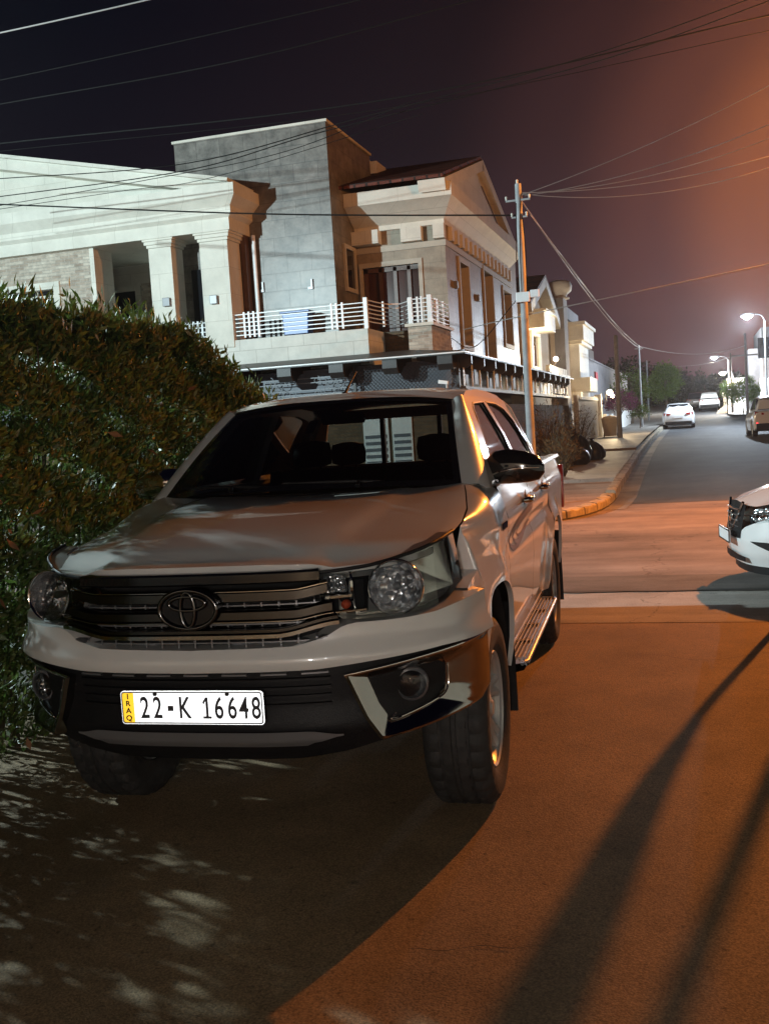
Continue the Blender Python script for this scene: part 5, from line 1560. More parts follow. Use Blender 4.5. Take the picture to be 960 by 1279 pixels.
# ================================================================ neighbouring houses along the street
N2 = thing("house", "cream house with steep white gable and flower boxes just beyond the corner house", "house", (-8, 42, zr(42)))
def np_(name, mb, mt, parent=N2, **k): return mb.build(name, mt, parent, **k)
np_("wall", bx(((-13, 38.3, 0), (-5.9, 46.3, 5.7))), M['wall_cream'])
mb = MB(); mb.prism([(38.3, 5.7), (46.3, 5.7), (42.3, 7.0)], lambda a, b_: (-5.9, a, b_), lambda a, b_: (-13, a, b_)); np_("gable_wall", mb, M['wall_cream'])
q = MB()
rk((38.0, 5.68), (42.3, 7.10), -5.45, -6.0, -.30, .04); rk((46.6, 5.68), (42.3, 7.10), -5.45, -6.0, -.30, .04)
np_("gable_cornice", q, M['white_stone'])
mb = MB()
for s_, e_ in (((37.9, 5.72), (42.3, 7.16)), ((46.7, 5.72), (42.3, 7.16))):
    mb.add([(-5.45, *s_), (-5.45, *e_), (-13, *e_), (-13, *s_), (-5.45, s_[0], s_[1]+.08), (-5.45, e_[0], e_[1]+.08), (-13, e_[0], e_[1]+.08), (-13, s_[0], s_[1]+.08)], [(0, 1, 2, 3), (4, 7, 6, 5), (0, 4, 5, 1), (3, 2, 6, 7), (0, 3, 7, 4), (1, 5, 6, 2)])
np_("tiled_roof", mb, M['tile_roof'])
np_("bay_box", bx(((-5.9, 39.4, 4.95), (-5.2, 42.6, 5.55)), ((-5.9, 39.3, 5.55), (-5.1, 42.7, 5.63))), M['white_stone'])
mb = MB(); mb.holes([(40.2, 3.5), (42.6, 3.5), (42.6, 4.95), (40.2, 4.95)], [[(40.5, 3.6), (42.3, 3.6), (42.3, 4.8), (40.5, 4.8)]], lambda a, b_: (-5.80, a, b_), lambda a, b_: (-5.92, a, b_))
wn = np_("window", mb, M['white_stone'])
np_("pane", bx(((-5.895, 40.5, 3.6), (-5.885, 42.3, 4.8))), M['dark_glass'], wn)
np_("balustrade", bx(*[((-5.25, 39.5+k*.62, 3.30), (-5.1, 39.98+k*.62, 3.55)) for k in range(9)]), M['white_stone'])
np_("balcony_slab", bx(((-5.9, 39.2, 3.15), (-5.0, 45.4, 3.30))), M['white_stone'])
N3 = thing("house", "white house with round finial on its roof pillar and a boxed balcony, third along", "house", (-8, 50, zr(50)))
n3 = lambda name, mb, mt, parent=N3, **k: mb.build(name, mt, parent, **k)
n3("wall", bx(((-13, 46.6, 0), (-5.75, 56, 6.2))), M['wall_cream'])
n3("corner_pillar", bx(((-5.75, 46.6, 0), (-5.30, 48.0, 6.75))), M['wall_grey'])
n3("parapet", bx(((-9, 48.0, 6.2), (-5.6, 55.6, 6.75))), M['wall_grey'])
mb = MB(); mb.lathe([(.0, 0), (.42, .0), (.42, .06), (.30, .10), (.34, .20), (.52, .34), (.56, .56), (.48, .74), (.36, .80), (.22, .84), (.0, .86)], (-5.52, 47.3, 6.75), (0, 0, 1), 24)
n3("finial", mb, M['wall_white'], smooth=60)
n3("balcony_box", bx(((-5.75, 49.2, 5.05), (-4.75, 54.4, 5.75)), ((-5.75, 49.1, 5.75), (-4.65, 54.5, 5.90)), ((-5.75, 49.3, 4.90), (-4.85, 54.3, 5.05))), M['white_stone'])
n3("bay", bx(((-5.75, 49.5, 2.2), (-5.0, 53.8, 4.9))), M['wall_white'])
n3("bay_base", bx(((-5.75, 49.4, 2.7), (-4.55, 53.0, 3.35))), M['white_stone'])
mb = MB(); mb.box((-5.76, 48.1, 3.2), (-5.72, 49.2, 4.9)); n3("bright_window", mb, M['white_stone'])
# utility structures further on
tb = thing("house", "tall shadowy grey house with a roof tank behind the third house", "house", (-9, 66, zr(66)))
bx(((-14, 57, 0), (-6.6, 75, 6.0)), ((-12, 60, 6.0), (-8, 66, 7.6))).build("wall", M['wall_grey'], tb)
bx(((-8.2, 62, 6.0), (-6.9, 63.4, 7.4))).build("roof_tank", M['galv'], tb)
bx(((-6.6, 59, 3.4), (-6.55, 60.2, 5)), ((-6.6, 63, 3.4), (-6.55, 64.2, 5)), ((-6.6, 67, 3.4), (-6.55, 68.2, 5))).build("window", M['dark_glass'], tb)
gw = thing("boundary_wall", "plain grey rendered boundary wall above the wall lamp", "wall", (-5.4, 65, zr(60)))
bx(((-5.9, 56.2, 0), (-5.3, 90, 4.55)),).build("wall", M['wall_grey'], gw)
bx(((-5.95, 56.1, 4.55), (-5.25, 90.1, 4.64))).build("coping", M['wall_grey'], gw)
q = MB(); q.prism([(60.0, 3.55), (61.3, 3.55), (61.5, 3.8), (61.1, 4.0), (60.5, 3.95), (60.0, 4.0)], lambda a, b_: (-5.22, a, b_), lambda a, b_: (-5.298, a, b_))
single("flag", q, M['cloth_red'], "small red flag hung on the grey boundary wall", "flag")

gt = thing("gate", "pale grey ribbed sheet metal gate between the dry shrub and the brown bin", "gate", (-4.3, 46, zr(46)))
q = MB()
pp = []
for k in range(121):
    y = 41.5+k*.06
    pp.append([(-4.4+.045*(1 if (k//2) % 2 else 0)+.15*(k/120), y, zr(y)+.30), (-4.4+.045*(1 if (k//2) % 2 else 0)+.15*(k/120), y, zr(y)+2.1)])
q.grid(pp); q.build("ribbed_sheet", M['gate'], gt)
bx(((-4.5, 41.4, .2), (-4.3, 41.55, 2.4)), ).build("gate_post", M['wall_white'], gt)
bx(((-4.35, 48.75, .4), (-4.05, 49.0, 2.5))).build("gate_post", M['wall_white'], gt)
bx(((-4.42, 41.5, 2.22), (-4.18, 48.75, 2.32))).build("top_rail", M['galv'], gt)
lw = thing("garden_wall", "low white garden wall under the magenta bougainvillea", "wall", (-4, 62, zr(62)))
bx(((-4.4, 52, .2), (-4.1, 56.5, 1.6)), ((-4.3, 61, .3), (-4.0, 72, 1.75))).build("wall", M['wall_white'], lw)
bx(((-4.25, 57, .3), (-4.1, 61, 1.5))).build("door_leaf", M['grey_panel'], lw)
wlp = thing("wall_lamp", "lit warm globe lamps on the gate pillar by the bougainvillea", "lamp", (-3.75, 49.6, 2.3))
for dx, dz, r_ in ((0, 0, .13), (.12, -.17, .085)):
    q = MB(); q.lathe([(r_*math.sin(t), -r_*math.cos(t)) for t in np.linspace(0.01, math.pi-.01, 12)], (-3.72+dx, 49.6, 2.58+dz), (0, 0, 1), 16)
    q.build("globe", M['lens_warm'], wlp, smooth=60)
q = MB(); q.cyl((-3.9, 49.7, 2.2), (-3.9, 49.7, 2.6), .03, None, 8); q.box((-3.92, 49.68, 2.42), (-3.65, 49.72, 2.45)); q.build("bracket", M['dark_metal'], wlp)
lamp("wall_lamp_light", (-3.45, 49.4, 2.6), 420, (1.0, .74, .42), .12)

wl2 = thing("wall_lamp", "added amber wall lamp on the cream gabled house, lighting the parked estate car", "lamp", (-5.0, 40.2, 3.6))
q = MB(); q.lathe([(.09*math.sin(t), -.09*math.cos(t)) for t in np.linspace(0.01, math.pi-.01, 10)], (-4.95, 40.2, 3.78), (0, 0, 1), 14); q.build("globe", M['lens_warm'], wl2, smooth=60)
q = MB(); q.tube([(-5.2, 40.2, 3.55), (-4.98, 40.2, 3.55), (-4.95, 40.2, 3.70)], .018, 6); q.build("bracket", M['dark_metal'], wl2, smooth=60)
lamp("wall_lamp_light", (-4.72, 40.1, 3.85), 520, (1.0, .80, .55), .1)  # added to brighten the rear of the parked white estate car
bn = thing("wheelie_bin", "brown bin with rounded lid standing by the grey gate", "bin", (-3.62, 47.6, zr(47.6)+.28))
zb = zr(47.6)+.28
q = MB(); q.grid([[(-3.62+s_*a, 47.6+s2*b_, z) for s_, s2 in ((-1, -1), (1, -1), (1, 1), (-1, 1))] for z, a, b_ in ((zb+.04, .26, .22), (zb+.75, .34, .29), (zb+.80, .35, .30))], closed=True); q.build("body", M['bin'], bn)
q = MB(); q.grid([[(-3.62+a*math.cos(t), 47.6-.31, zb+.80+.14*max(0, math.sin(t))) for t in np.linspace(0, math.pi, 10) for a in (.36,)], [(-3.62+.36*math.cos(t), 47.6+.31, zb+.80+.14*max(0, math.sin(t))) for t in np.linspace(0, math.pi, 10)]])
q.prism([(-.36, 0), (.36, 0), (.25, .10), (.0, .14), (-.25, .10)], lambda a, b_: (-3.62+a, 47.29, zb+.80+b_), lambda a, b_: (-3.62+a, 47.91, zb+.80+b_)); q.build("lid", M['bin'], bn)
for s_ in (-1, 1):
    q = MB(); q.cyl((-3.62+s_*.27, 47.82, zb+.09), (-3.62+s_*.33, 47.82, zb+.09), .09, None, 14); q.build("wheel", M['rubber'], bn)

# rubbish bags: each bag a lumpy sack
def bag(cx, cy_, r_, sq, seed, lab):
    rr = random.Random(seed); z0 = zr(cy_)+.21
    q = MB(); ph = [rr.uniform(0, 6.28) for _ in range(6)]
    q.grid([[(cx+r_*f*(1+.12*math.sin(3*t+ph[0])+.07*math.sin(7*t+ph[1]+h*4))*math.cos(t), cy_+r_*f*(1+.10*math.sin(4*t+ph[2])+.06*math.sin(9*t+ph[3]))*math.sin(t), z0+h*sq) for t in np.linspace(0, 2*math.pi, 26, endpoint=False)]
            for h, f in ((0, .75), (.12, 1.0), (.35, 1.05), (.6, .85), (.78, .5), (.88, .18), (.92, .12), (1.0, .22))], closed=True)
    single("rubbish_bag", q, M['bag'], lab, "bag", "rubbish bags on the pavement", smooth=60)
bag(-3.22, 29.2, .40, .98, 1, "tallest black rubbish bag heaped against the dry shrub on the pavement")
bag(-2.86, 30.6, .34, .62, 2, "low black rubbish bag on the kerb side of the heap")
bag(-3.05, 28.4, .30, .55, 3, "squat black rubbish bag at the near foot of the heap")

# ================================================================ poles, lamps and cables
def pole(name, label, x, y, ztop, r0, r1, mt, extra=None, cat="utility pole", base_dz=.15, lean=(0, 0), group=None):
    z0 = zr(y)+base_dz
    t = thing(name, label, cat, (x, y, z0), group=group)
    q = MB(); q.tube([(x, y, z0-.1), (x+lean[0]*.5, y+lean[1]*.5, lerp(z0, ztop, .5)), (x+lean[0], y+lean[1], ztop)], [r0, (r0+r1)/2, r1], 14); q.build("shaft", mt, t, smooth=60)
    return t
P1 = pole("utility_pole", "grey steel utility pole with insulators at the corner in front of the stone house", -2.63, 17.5, 5.42, .075, .052, M['galv'])
q = MB(); q.box((-2.84, 17.465, 5.14), (-2.44, 17.495, 5.17)); q.box((-2.76, 17.465, 4.87), (-2.50, 17.495, 4.895)); q.build("crossarm", M['galv'], P1)
for dx, z in ((-.19, 5.17), (0.0, 5.42), (.19, 5.17), (-.11, 4.895), (.13, 4.895)):
    q = MB(); q.lathe([(.008, 0), (.02, .015), (.014, .03), (.022, .045), (.013, .065), (.0, .07)], (-2.64+dx, 17.48, z), (0, 0, 1), 10); q.build("insulator", M['white_stone'], P1, smooth=60)
q = MB(); q.box((-2.74, 17.38, 3.50), (-2.52, 17.44, 3.66)); q.box((-2.50, 17.36, 3.56), (-2.36, 17.40, 3.68)); q.build("junction_box", M['white_metal'], P1, bevel=.006)
q = MB(); q.tube([(-2.66, 17.40, 5.1), (-2.70, 17.4, 4.2), (-2.69, 17.41, 3.6)], .008, 5); q.tube([(-2.57, 17.4, 4.9), (-2.54, 17.4, 4.3), (-2.56, 17.4, 3.6)], .007, 5); q.build("drop_cable", M['cable'], P1)
P2 = pole("utility_pole", "slender pale utility pole far along the left pavement", -2.82, 60, 5.27, .06, .04, M['galv'])
q = MB(); q.box((-3.05, 59.98, 5.05), (-2.6, 60.02, 5.10)); q.build("crossarm", M['galv'], P2)
P3 = pole("utility_pole", "second slim pole behind the slender pale one on the left pavement", -3.05, 75, 5.1, .07, .05, M['galv'])
P4 = pole("utility_pole", "thick brown pole beside the brown bin", -3.10, 46, 4.9, .11, .09, M['wood_pole'], base_dz=.28)
P5 = pole("utility_pole", "dark pole with a crossbar above the bright trimmed hedge on the right", 3.40, 75, 6.4, .10, .08, M['wood_pole'])
q = MB(); q.box((2.5, 74.97, 4.9), (4.2, 75.03, 5.0)); q.build("crossarm", M['wood_pole'], P5)
P6 = pole("utility_pole", "thin dark pole left of the crossbar pole on the right side", 2.72, 84, 5.6, .08, .06, M['wood_pole'])

def street_lamp(label, head, base, col, lens, power, arm=True, r_=.045, lab_group=None, hr=.17):
    x, y, z = head; bx_, by_ = base
    z0 = zr(by_)+.15
    t = thing("street_lamp", label, "street lamp", (bx_, by_, z0))
    q = MB(); q.tube([(bx_, by_, z0), (bx_, by_, z-.25)], [r_*1.3, r_], 12); q.build("pole", M['galv'], t, smooth=60)
    q = MB(); q.tube(spline([(bx_, by_, z-.3), (lerp(bx_, x, .15), lerp(by_, y, .15), z-.02), (lerp(bx_, x, .5), lerp(by_, y, .5), z+.10), (x, y, z+.09)], 12), r_*.6, 8); q.build("arm", M['dark_metal'], t, smooth=60)
    q = MB(); q.prism([(-.34, 0), (.34, 0), (.30, .09), (.12, .14), (-.12, .14), (-.30, .09)], lambda a, b_: (x+a, y-.16, z+b_+.02), lambda a, b_: (x+a, y+.16, z+b_+.02)); q.build("head", M['lampbody'], t, bevel=.01)
    q = MB(); q.lathe([(hr*math.sin(s_), -hr*.6*math.cos(s_)) for s_ in np.linspace(.01, math.pi/2, 8)], (x, y, z+.02), (0, 0, 1), 20); q.build("lens", lens, t, smooth=60)
    lamp("street_lamp_light", (x, y, z-.20), power, col, .12)
    return t
street_lamp("lit bluish white street lamp high above the parked white estate car", (2.85, 60, 6.33), (3.75, 60.3), (.72, .86, 1.0), M['lens_blue'], 6000, hr=.26)
street_lamp("smaller lit white street lamp at the far end of the street", (1.65, 90, 5.6), (2.75, 90.3), (.85, .95, 1.0), M['lens_blue'], 3200, hr=.22)
street_lamp("lit warm yellow street lamp below the far white one", (2.16, 85.5, 4.17), (2.9, 85.8), (1.0, .72, .42), M['lens_warm'], 1300, hr=.25)
sl = thing("street_lamp", "sodium street lamp on the right hand pavement beyond the frame", "street lamp", (3.65, 18.6, .1))
q = MB(); q.tube([(3.65, 18.6, .0), (3.65, 18.6, 6.8)], [.09, .06], 12); q.build("pole", M['galv'], sl, smooth=60)
q = MB(); q.tube([(3.65, 18.6, 6.7), (3.45, 18.58, 6.9), (2.9, 18.5, 6.92)], .035, 8); q.build("arm", M['galv'], sl, smooth=60)
q = MB(); q.prism([(-.3, 0), (.3, 0), (.2, .13), (-.2, .13)], lambda a, b_: (2.9+a, 18.35, 6.83+b_), lambda a, b_: (2.9+a, 18.65, 6.83+b_)); q.build("head", M['lampbody'], sl)
fl = thing("floodlight", "white floodlight on a tall post left of the hedge", "floodlight", (-14.6, 8.05, 0))
q = MB(); q.cyl((-14.6, 8.05, 0), (-14.6, 8.05, 6.4), .06, None, 10); q.build("post", M['galv'], fl)
q = MB(); q.box((-14.75, 7.85, 6.25), (-14.5, 8.25, 6.55)); q.build("housing", M['lampbody'], fl)

NC = [0]
def cable(pts, r_, label, mt=None, sag=0.0):
    if len(pts) == 2:
        a, b_ = Vector(pts[0]), Vector(pts[1])
        pl = [tuple(a.lerp(b_, k/24)-Vector((0, 0, sag*4*(k/24)*(1-k/24)))) for k in range(25)]
    else: pl = spline(pts, 40)
    q = MB(); q.tube(pl, r_, 6)
    return single("overhead_cable", q, mt or M['cable'], label, "cable", "overhead cables", smooth=60)
cable([(-10.8, 14, 7.80), (-6.2, 14, 7.90)], .012, "topmost short cable crossing the upper left corner of the sky", M['cable_grey'], .02)
cable([(-10.9, 15, 7.52), (-3.0, 15, 7.80)], .008, "second cable from the top, faint against the dark sky at upper left", None, .03)
cable([(-11.5, 16, 7.53), (-6.72, 16, 7.566), (-2.5, 16, 7.88)], .010, "third cable from the top, sagging across the upper left sky")
cable([(-12.2, 17, 7.22), (-4.66, 17, 6.92), (1.6, 17, 7.29)], .012, "long dark cable crossing the whole sky above the pole")
cable([(-12.2, 17.2, 7.14), (-4.66, 17.2, 6.84), (1.6, 17.2, 7.13)], .006, "thin companion just below the long cable across the sky")
cable([(-12.9, 17.5, 6.33), (-7.1, 17.5, 5.46), (-2.68, 17.5, 4.92)], .014, "thick black cable slung across the house front to the corner pole")
cable([(-14.6, 20, 7.50), (-9.8, 20, 7.22), (-6.15, 20, 7.58), (-1.5, 18.4, 7.55), (2.0, 17, 7.75)], .010, "upper dark cable passing in front of the grey tower top")
cable([(-14.6, 20, 7.10), (-9.8, 20, 7.08), (-6.8, 20, 7.44), (-1.5, 18.4, 7.42), (2.0, 17, 7.62)], .010, "lower dark cable passing in front of the grey tower top")
cable([(-14.6, 20, 6.90), (-10.8, 20, 7.00), (-7.6, 20.1, 7.2), (-4.5, 19, 7.5)], .007, "thin cable crossing the white pediment")
cable([(-14.6, 19.5, 6.70), (-11.2, 19.8, 6.80), (-9.2, 20.1, 6.9), (-4.5, 19, 7.2)], .006, "lowest thin cable crossing the white pediment")
top1 = (-2.64, 17.48, 5.30)
for (z, lab, sg_, x_) in ((6.66, "steepest pale cable rising from the corner pole to the right", .10, 1.6), (6.05, "second pale cable fanning right from the corner pole", .16, 1.6), (5.83, "third pale cable fanning right from the corner pole", .20, 1.6), (5.52, "fourth pale cable drooping right from the corner pole", .17, 1.6), (5.36, "lowest pale cable drooping right from the corner pole", .26, 1.6)):
    cable([(top1[0]+random.uniform(-.03, .18), top1[1], top1[2]+random.uniform(-.10, .06)), (x_, 18, z)], .0065, lab, M['cable_grey'], sg_)
cable([(-2.62, 17.5, 5.2), (-2.82, 60, 5.15)], .014, "thicker cable running down the street from corner pole to slender pole", M['cable_grey'], .38)
cable([(-2.50, 17.5, 5.0), (-2.62, 60, 5.08)], .010, "thinner cable running down the street beside the thicker one", M['cable_grey'], .30)
cable([(-2.45, 17.5, 4.9), (-2.70, 45.8, 4.8), (-2.7, 60, 5.0)], .008, "slack cable running down the street past the brown pole", M['cable_grey'])
cable([(-4.6, 22, 3.55), (-2.63, 17.6, 3.30), (1.6, 18, 3.84)], .009, "cable from the canopy corner past the pole towards the right", M['cable_grey'])
cable([(-2.70, 17.5, 3.6), (-4.2, 21.0, 3.1), (-5.7, 25.6, 3.7)], .008, "drooping cable from the pole's junction box to the balcony pier")
cable([(-2.8, 60, 5.2), (3.4, 75, 5.6)], .012, "pale cable crossing the far street under the bluish lamp", M['cable_grey'], .5)
cable([(-3.05, 75, 4.9), (2.7, 84, 5.3)], .012, "far pale cable crossing the street near the small white lamp", M['cable_grey'], .4)

# ================================================================ plants along the street
def shrub(name, label, base, h, w_, mt, seed, dens=260, cat="shrub", twig=.012):
    t = thing(name, label, cat, base)
    rr = random.Random(seed); q = MB(); P_, D_ = [], []
    for k in range(dens//5):
        a = rr.uniform(0, 6.28); o = rr.uniform(.2, 1)**.7*w_; hh = h*rr.uniform(.45, 1.0)*(1-.35*(o/w_)**2)
        tip = Vector((base[0]+o*math.cos(a), base[1]+o*math.sin(a), base[2]+hh)); b0 = Vector((base[0]+.2*o*math.cos(a), base[1]+.2*o*math.sin(a), base[2]))
        mid = b0.lerp(tip, .5)+Vector((0, 0, .1*h))
        q.tube([b0, mid, tip], [twig, twig*.6, twig*.25], 4)
        for i in range(24):
            u = rr.uniform(.15, 1.05)
            p = (b0.lerp(mid, u*2) if u < .5 else mid.lerp(tip, u*2-1))
            P_.append((p.x+rr.gauss(0, .05), p.y+rr.gauss(0, .05), p.z+rr.gauss(0, .04))); D_.append((math.cos(a)*.5, math.sin(a)*.5, .8))
    q.build("twigs", M['bark'], t)
    leaves("foliage", np.array(P_), np.array(D_), .11, mt, t, .16, .6)
    return t
shrub("dry_shrub", "tall dry brown wispy shrub on the pavement behind the pickup's tail", (-3.30, 24.6, zr(24.6)+.2), 1.85, .75, M['dry_leaf'], 5, 420)
shrub("dry_shrub", "low yellowing grassy shrub at the kerb side of the dry shrub", (-2.95, 23.8, zr(23.8)+.2), 1.0, .48, M['dry_leaf'], 6, 320)
shrub("dry_shrub", "bare reddish twigs arching over beside the grey gate", (-3.9, 36.0, zr(36)+.2), 1.9, 1.0, M['dry_leaf'], 8, 200)
tree("bougainvillea", "magenta bougainvillea bush spilling over the white wall by the lamp", "bush", (-3.6, 55, zr(55)+.2), 2.1, (.85, .8, .62), M['purple_leaf'], 46, 60, .28, .10, .05, 21)
tree("tree", "broad green street tree lit by the bluish lamp, beyond the slender pole", "tree", (-1.95, 76, zr(76)+.2), 3.75, (.95, .95, 1.5), M['bright_leaf'], 70, 70, .42, .16, .10, 22, flat=.9)
tree("tree", "dim leafy tree between the bougainvillea and the slender pole", "tree", (-3.9, 70, zr(70)+.2), 3.5, (1.2, 1.2, 1.4), M['green_leaf'], 50, 50, .45, .16, .10, 23)
tree("potted_shrub", "small green shrub in front of the low wall on the left pavement", "shrub", (-2.85, 58, zr(58)+.22), 1.35, (.5, .5, .45), M['green_leaf'], 26, 40, .2, .09, .03, 24)
tree("trimmed_hedge", "bright green trimmed hedge on the right of the street", "hedge", (3.35, 80, zr(80)+.15), 2.45, (1.3, 1.0, 1.15), M['bright_leaf'], 130, 70, .35, .11, .05, 25, flat=.9)
tree("tree", "small pale green tree at the left end of the trimmed hedge", "tree", (2.35, 83, zr(83)+.15), 2.3, (.55, .5, .75), M['bright_leaf'], 30, 40, .25, .11, .05, 26)
bg_ = thing("tree", "dark tree mass closing the far end of the street", "tree", (0, 128, zr(128)))
Pa, Da = [], []
for k, (x, y, h_, w_) in enumerate(((-4.5, 126, 4.2, 3.2), (-1.5, 129, 3.4, 2.8), (1.2, 131, 3.2, 2.6), (3.9, 128, 3.0, 2.6), (-8, 124, 5.6, 3.6))):
    p, d, cc = clumps((x, y, zr(y)+h_*.5), (w_, 1.6, h_*.55), 60, 40, .8, .8, 40+k, -1)
    Pa.append(p); Da.append(d)
leaves("crown", np.concatenate(Pa), np.concatenate(Da), .45, M['dark_leaf'], bg_, .5, .7)
q = MB()
for x in (-4.5, -1.5, 1.2, 3.9, -8): q.cyl((x, 128, zr(128)-.2), (x, 128, zr(128)+2.2), .15, .1, 8)
q.build("trunk", M['bark'], bg_)
# right-hand houses
rh = thing("house", "pale two storey house with lit white door panels on the right behind the hedge", "house", (8, 84, zr(84)))
bx(((5.2, 88, 0), (16, 99, 7.6)), ((4.4, 92, 0), (5.2, 99, 6.2))).build("wall", M['wall_grey'], rh)
bx(((4.9, 87.9, 5.2), (9, 87.98, 6.8)), ).build("window", M['dark_glass'], rh)
rh2 = thing("house", "grey house with a bright white shutter at the right edge of the street", "house", (9, 66, zr(66)))
bx(((6.4, 64, 0), (16, 78, 7.2)), ((5.6, 66, 0), (6.4, 70, 5.4))).build("wall", M['wall_grey'], rh2)
bx(((6.35, 64.6, 3.0), (6.39, 65.6, 5.4)), ((5.55, 66.6, 2.9), (5.59, 67.4, 4.4))).build("window", M['dark_glass'], rh2)
sh = thing("garden_wall", "white panel wall given its own glow behind the trimmed hedge on the right", "wall", (4, 86, zr(86)))
bx(((2.5, 86.5, .8), (4.0, 86.7, 3.75)), ((4.9, 86.4, .8), (6.4, 86.6, 3.6))).build("lit_panel", M['lit_panel'], sh)
lamp("hedge_fill_light", (3.4, 84.2, 3.6), 1500, (.85, .93, 1.0), .3)  # added lamp in front of the panels, brightens the trimmed hedge
pl_ = thing("planter", "low white kerbside planter with a small white post near the far silver car", "planter", (2.5, 89, zr(89)+.1))
z9 = zr(89)
q = MB(); q.prism([(1.65, 0), (3.0, 0), (3.0, .75), (2.3, .62), (1.75, .22)], lambda a, b_: (a, 88.7, z9+b_), lambda a, b_: (a, 89.3, z9+b_)); q.build("tub", M['wall_white'], pl_)
q = MB(); q.cyl((2.35, 89, z9+.5), (2.35, 89, z9+1.35), .14, None, 10); q.lathe([(.0, .4), (.16, .36), (.22, .2), (.16, 0)], (2.35, 89, z9+1.3), (0, 0, 1), 12); q.build("post", M['wall_white'], pl_)

# ================================================================ other cars
def car(name, label, cat, loc, rz, L, W, prof, ghouse, paint, tail=None, nose=False, rwh=.32, wy=(.85, 3.55), group=None):
    """prof: (y, half width, z sill, z belt)  ghouse: (y, half bottom, zbottom, half top, ztop)"""
    t = thing(name, label, cat, loc, rz, group, local=True)
    def cp_(n_, mb, mt, parent=t, **k): return mb.build(n_, mt, parent, **k)
    pr = spline(prof, 60)
    mb = MB(); rows = []
    for (y, hw, z0, z1) in pr:
        sec = []
        for x, z in ((0, z0), (.80*hw, z0), (.97*hw, z0+.05), (hw, lerp(z0, z1, .35)), (1.0*hw, lerp(z0, z1, .62)), (.975*hw, lerp(z0, z1, .80)), (.93*hw, z1-.045), (.82*hw, z1-.005), (.5*hw, z1+.018), (0, z1+.03)):
            za = z
            if 0 < x:
                for w0 in wy:
                    dd = abs(y-w0)/(rwh*1.17)
                    if dd < 1 and x > .85*hw: za = max(za, rwh+rwh*1.17*math.sqrt(1-dd*dd))
            sec.append((x, y, min(za, z1)))
        rows.append(sec+[(-x, y, z) for x, y, z in sec[-2:0:-1]])
    mb.grid(rows, closed=True)
    n = len(rows[0]); b0 = len(mb.v)-n
    mb.f += [tuple(range(n))[::-1], tuple(range(b0, b0+n))]; mb.mi += [0, 0]
    cp_("body", mb, paint, smooth=40)
    g = spline(ghouse, 40); mb = MB(); rows = []
    for (y, hb, zb_, ht, zt_) in g:
        sec = [(hb, zb_), (lerp(hb, ht, .5)+.015, lerp(zb_, zt_, .5)), (ht+.01, lerp(zb_, zt_, .93)), (ht*.85, zt_), (0, zt_+.02)]
        rows.append([(x, y, z) for x, z in sec]+[(-x, y, z) for x, z in sec[-2::-1]])
    mb.grid(rows); cab = cp_("cabin", mb, paint, smooth=40)
    return t, cp_, g, pr
def gwin(cp_, g, y0, y1, lo=.12, hi=.86, nm="side_window", mt=None):
    for sg in SG:
        q = MB(); P_ = []
        gy = [r[0] for r in g]
        for i in range(13):
            y = lerp(y0, y1, i/12)
            hb, zb_, ht, zt_ = (float(np.interp(y, gy, [r[k] for r in g])) for k in range(1, 5))
            P_.append([(sg*(lerp(hb, ht, v)+.015*math.sin(math.pi*min(1, v))+.012), y, lerp(zb_, zt_, v)) for v in np.linspace(lo, hi, 6)])
        q.grid(P_); cp_(nm, q, mt or M['dark_glass'], smooth=60)
def endglass(cp_, p0, p1, w0, w1, off, nm):
    """glass between lower edge p0=(y,z) and upper edge p1"""
    q = MB(); q.grid([[(s_*lerp(w0, w1, v), lerp(p0[0], p1[0], v)+off+.05*s_*s_*(1 if off < 0 else -1), lerp(p0[1], p1[1], v)+.006) for s_ in np.linspace(-1, 1, 9)] for v in np.linspace(0, 1, 6)])
    return cp_(nm, q, M['dark_glass'], smooth=60)
def simple_wheels(cp_, W, wy, rw):
    for sx in (-1, 1):
        for y in wy:
            q = MB(); q.lathe([(rw*.62, -.09), (rw*.92, -.105), (rw, -.08), (rw, .08), (rw*.92, .105), (rw*.62, .09)], (sx*(W/2-.12), y, rw), (sx, 0, 0), 32)
            w_ = cp_("wheel", q, M['rubber'], smooth=40)
            q = MB(); q.lathe([(.0, .075), (rw*.18, .08), (rw*.2, .06), (rw*.55, .085), (rw*.64, .095), (rw*.62, .04)], (sx*(W/2-.12), y, rw), (sx, 0, 0), 28); q.build("rim", M['alloy'], w_, smooth=40)

# white saloon seen from behind
zs = zr(61.5)
SEDP = [(0, .62, .40, .58), (.08, .78, .22, .68), (.35, .86, .18, .74), (.9, .89, .17, .80), (1.6, .90, .17, .90), (2.6, .90, .17, .94), (3.6, .90, .17, .98), (4.2, .88, .20, 1.0), (4.52, .82, .26, .98), (4.62, .74, .36, .90)]
SEDG = [(1.35, .74, .84, .70, .86), (1.7, .78, .90, .64, 1.12), (2.2, .80, .93, .60, 1.38), (2.8, .80, .95, .60, 1.43), (3.4, .79, .97, .58, 1.37), (3.9, .76, .98, .60, 1.16), (4.2, .72, .98, .66, 1.0)]
t, cp_, g, pr = car("saloon_car", "white saloon car parked along the left kerb, seen from behind", "car", (-.90, 66.0, zr(63.0)), R(180), 4.6, 1.8, SEDP, SEDG, M['paint_blue_white'])
gwin(cp_, g, 1.9, 3.75); endglass(cp_, (4.12, 1.03), (3.50, 1.36), .66, .52, .03, "rear_window"); endglass(cp_, (1.5, .93), (2.1, 1.34), .68, .54, -.03, "windscreen")
for s_ in SG:
    q = MB(); q.prism([(.80, .74), (.46, .76), (.40, .84), (.78, .90)], lambda a, b_: (s_*a, 4.58-.12*(a-.4), b_), lambda a, b_: (s_*a, 4.66-.16*(a-.4), b_)); cp_("tail_light", q, M['tail_red'])
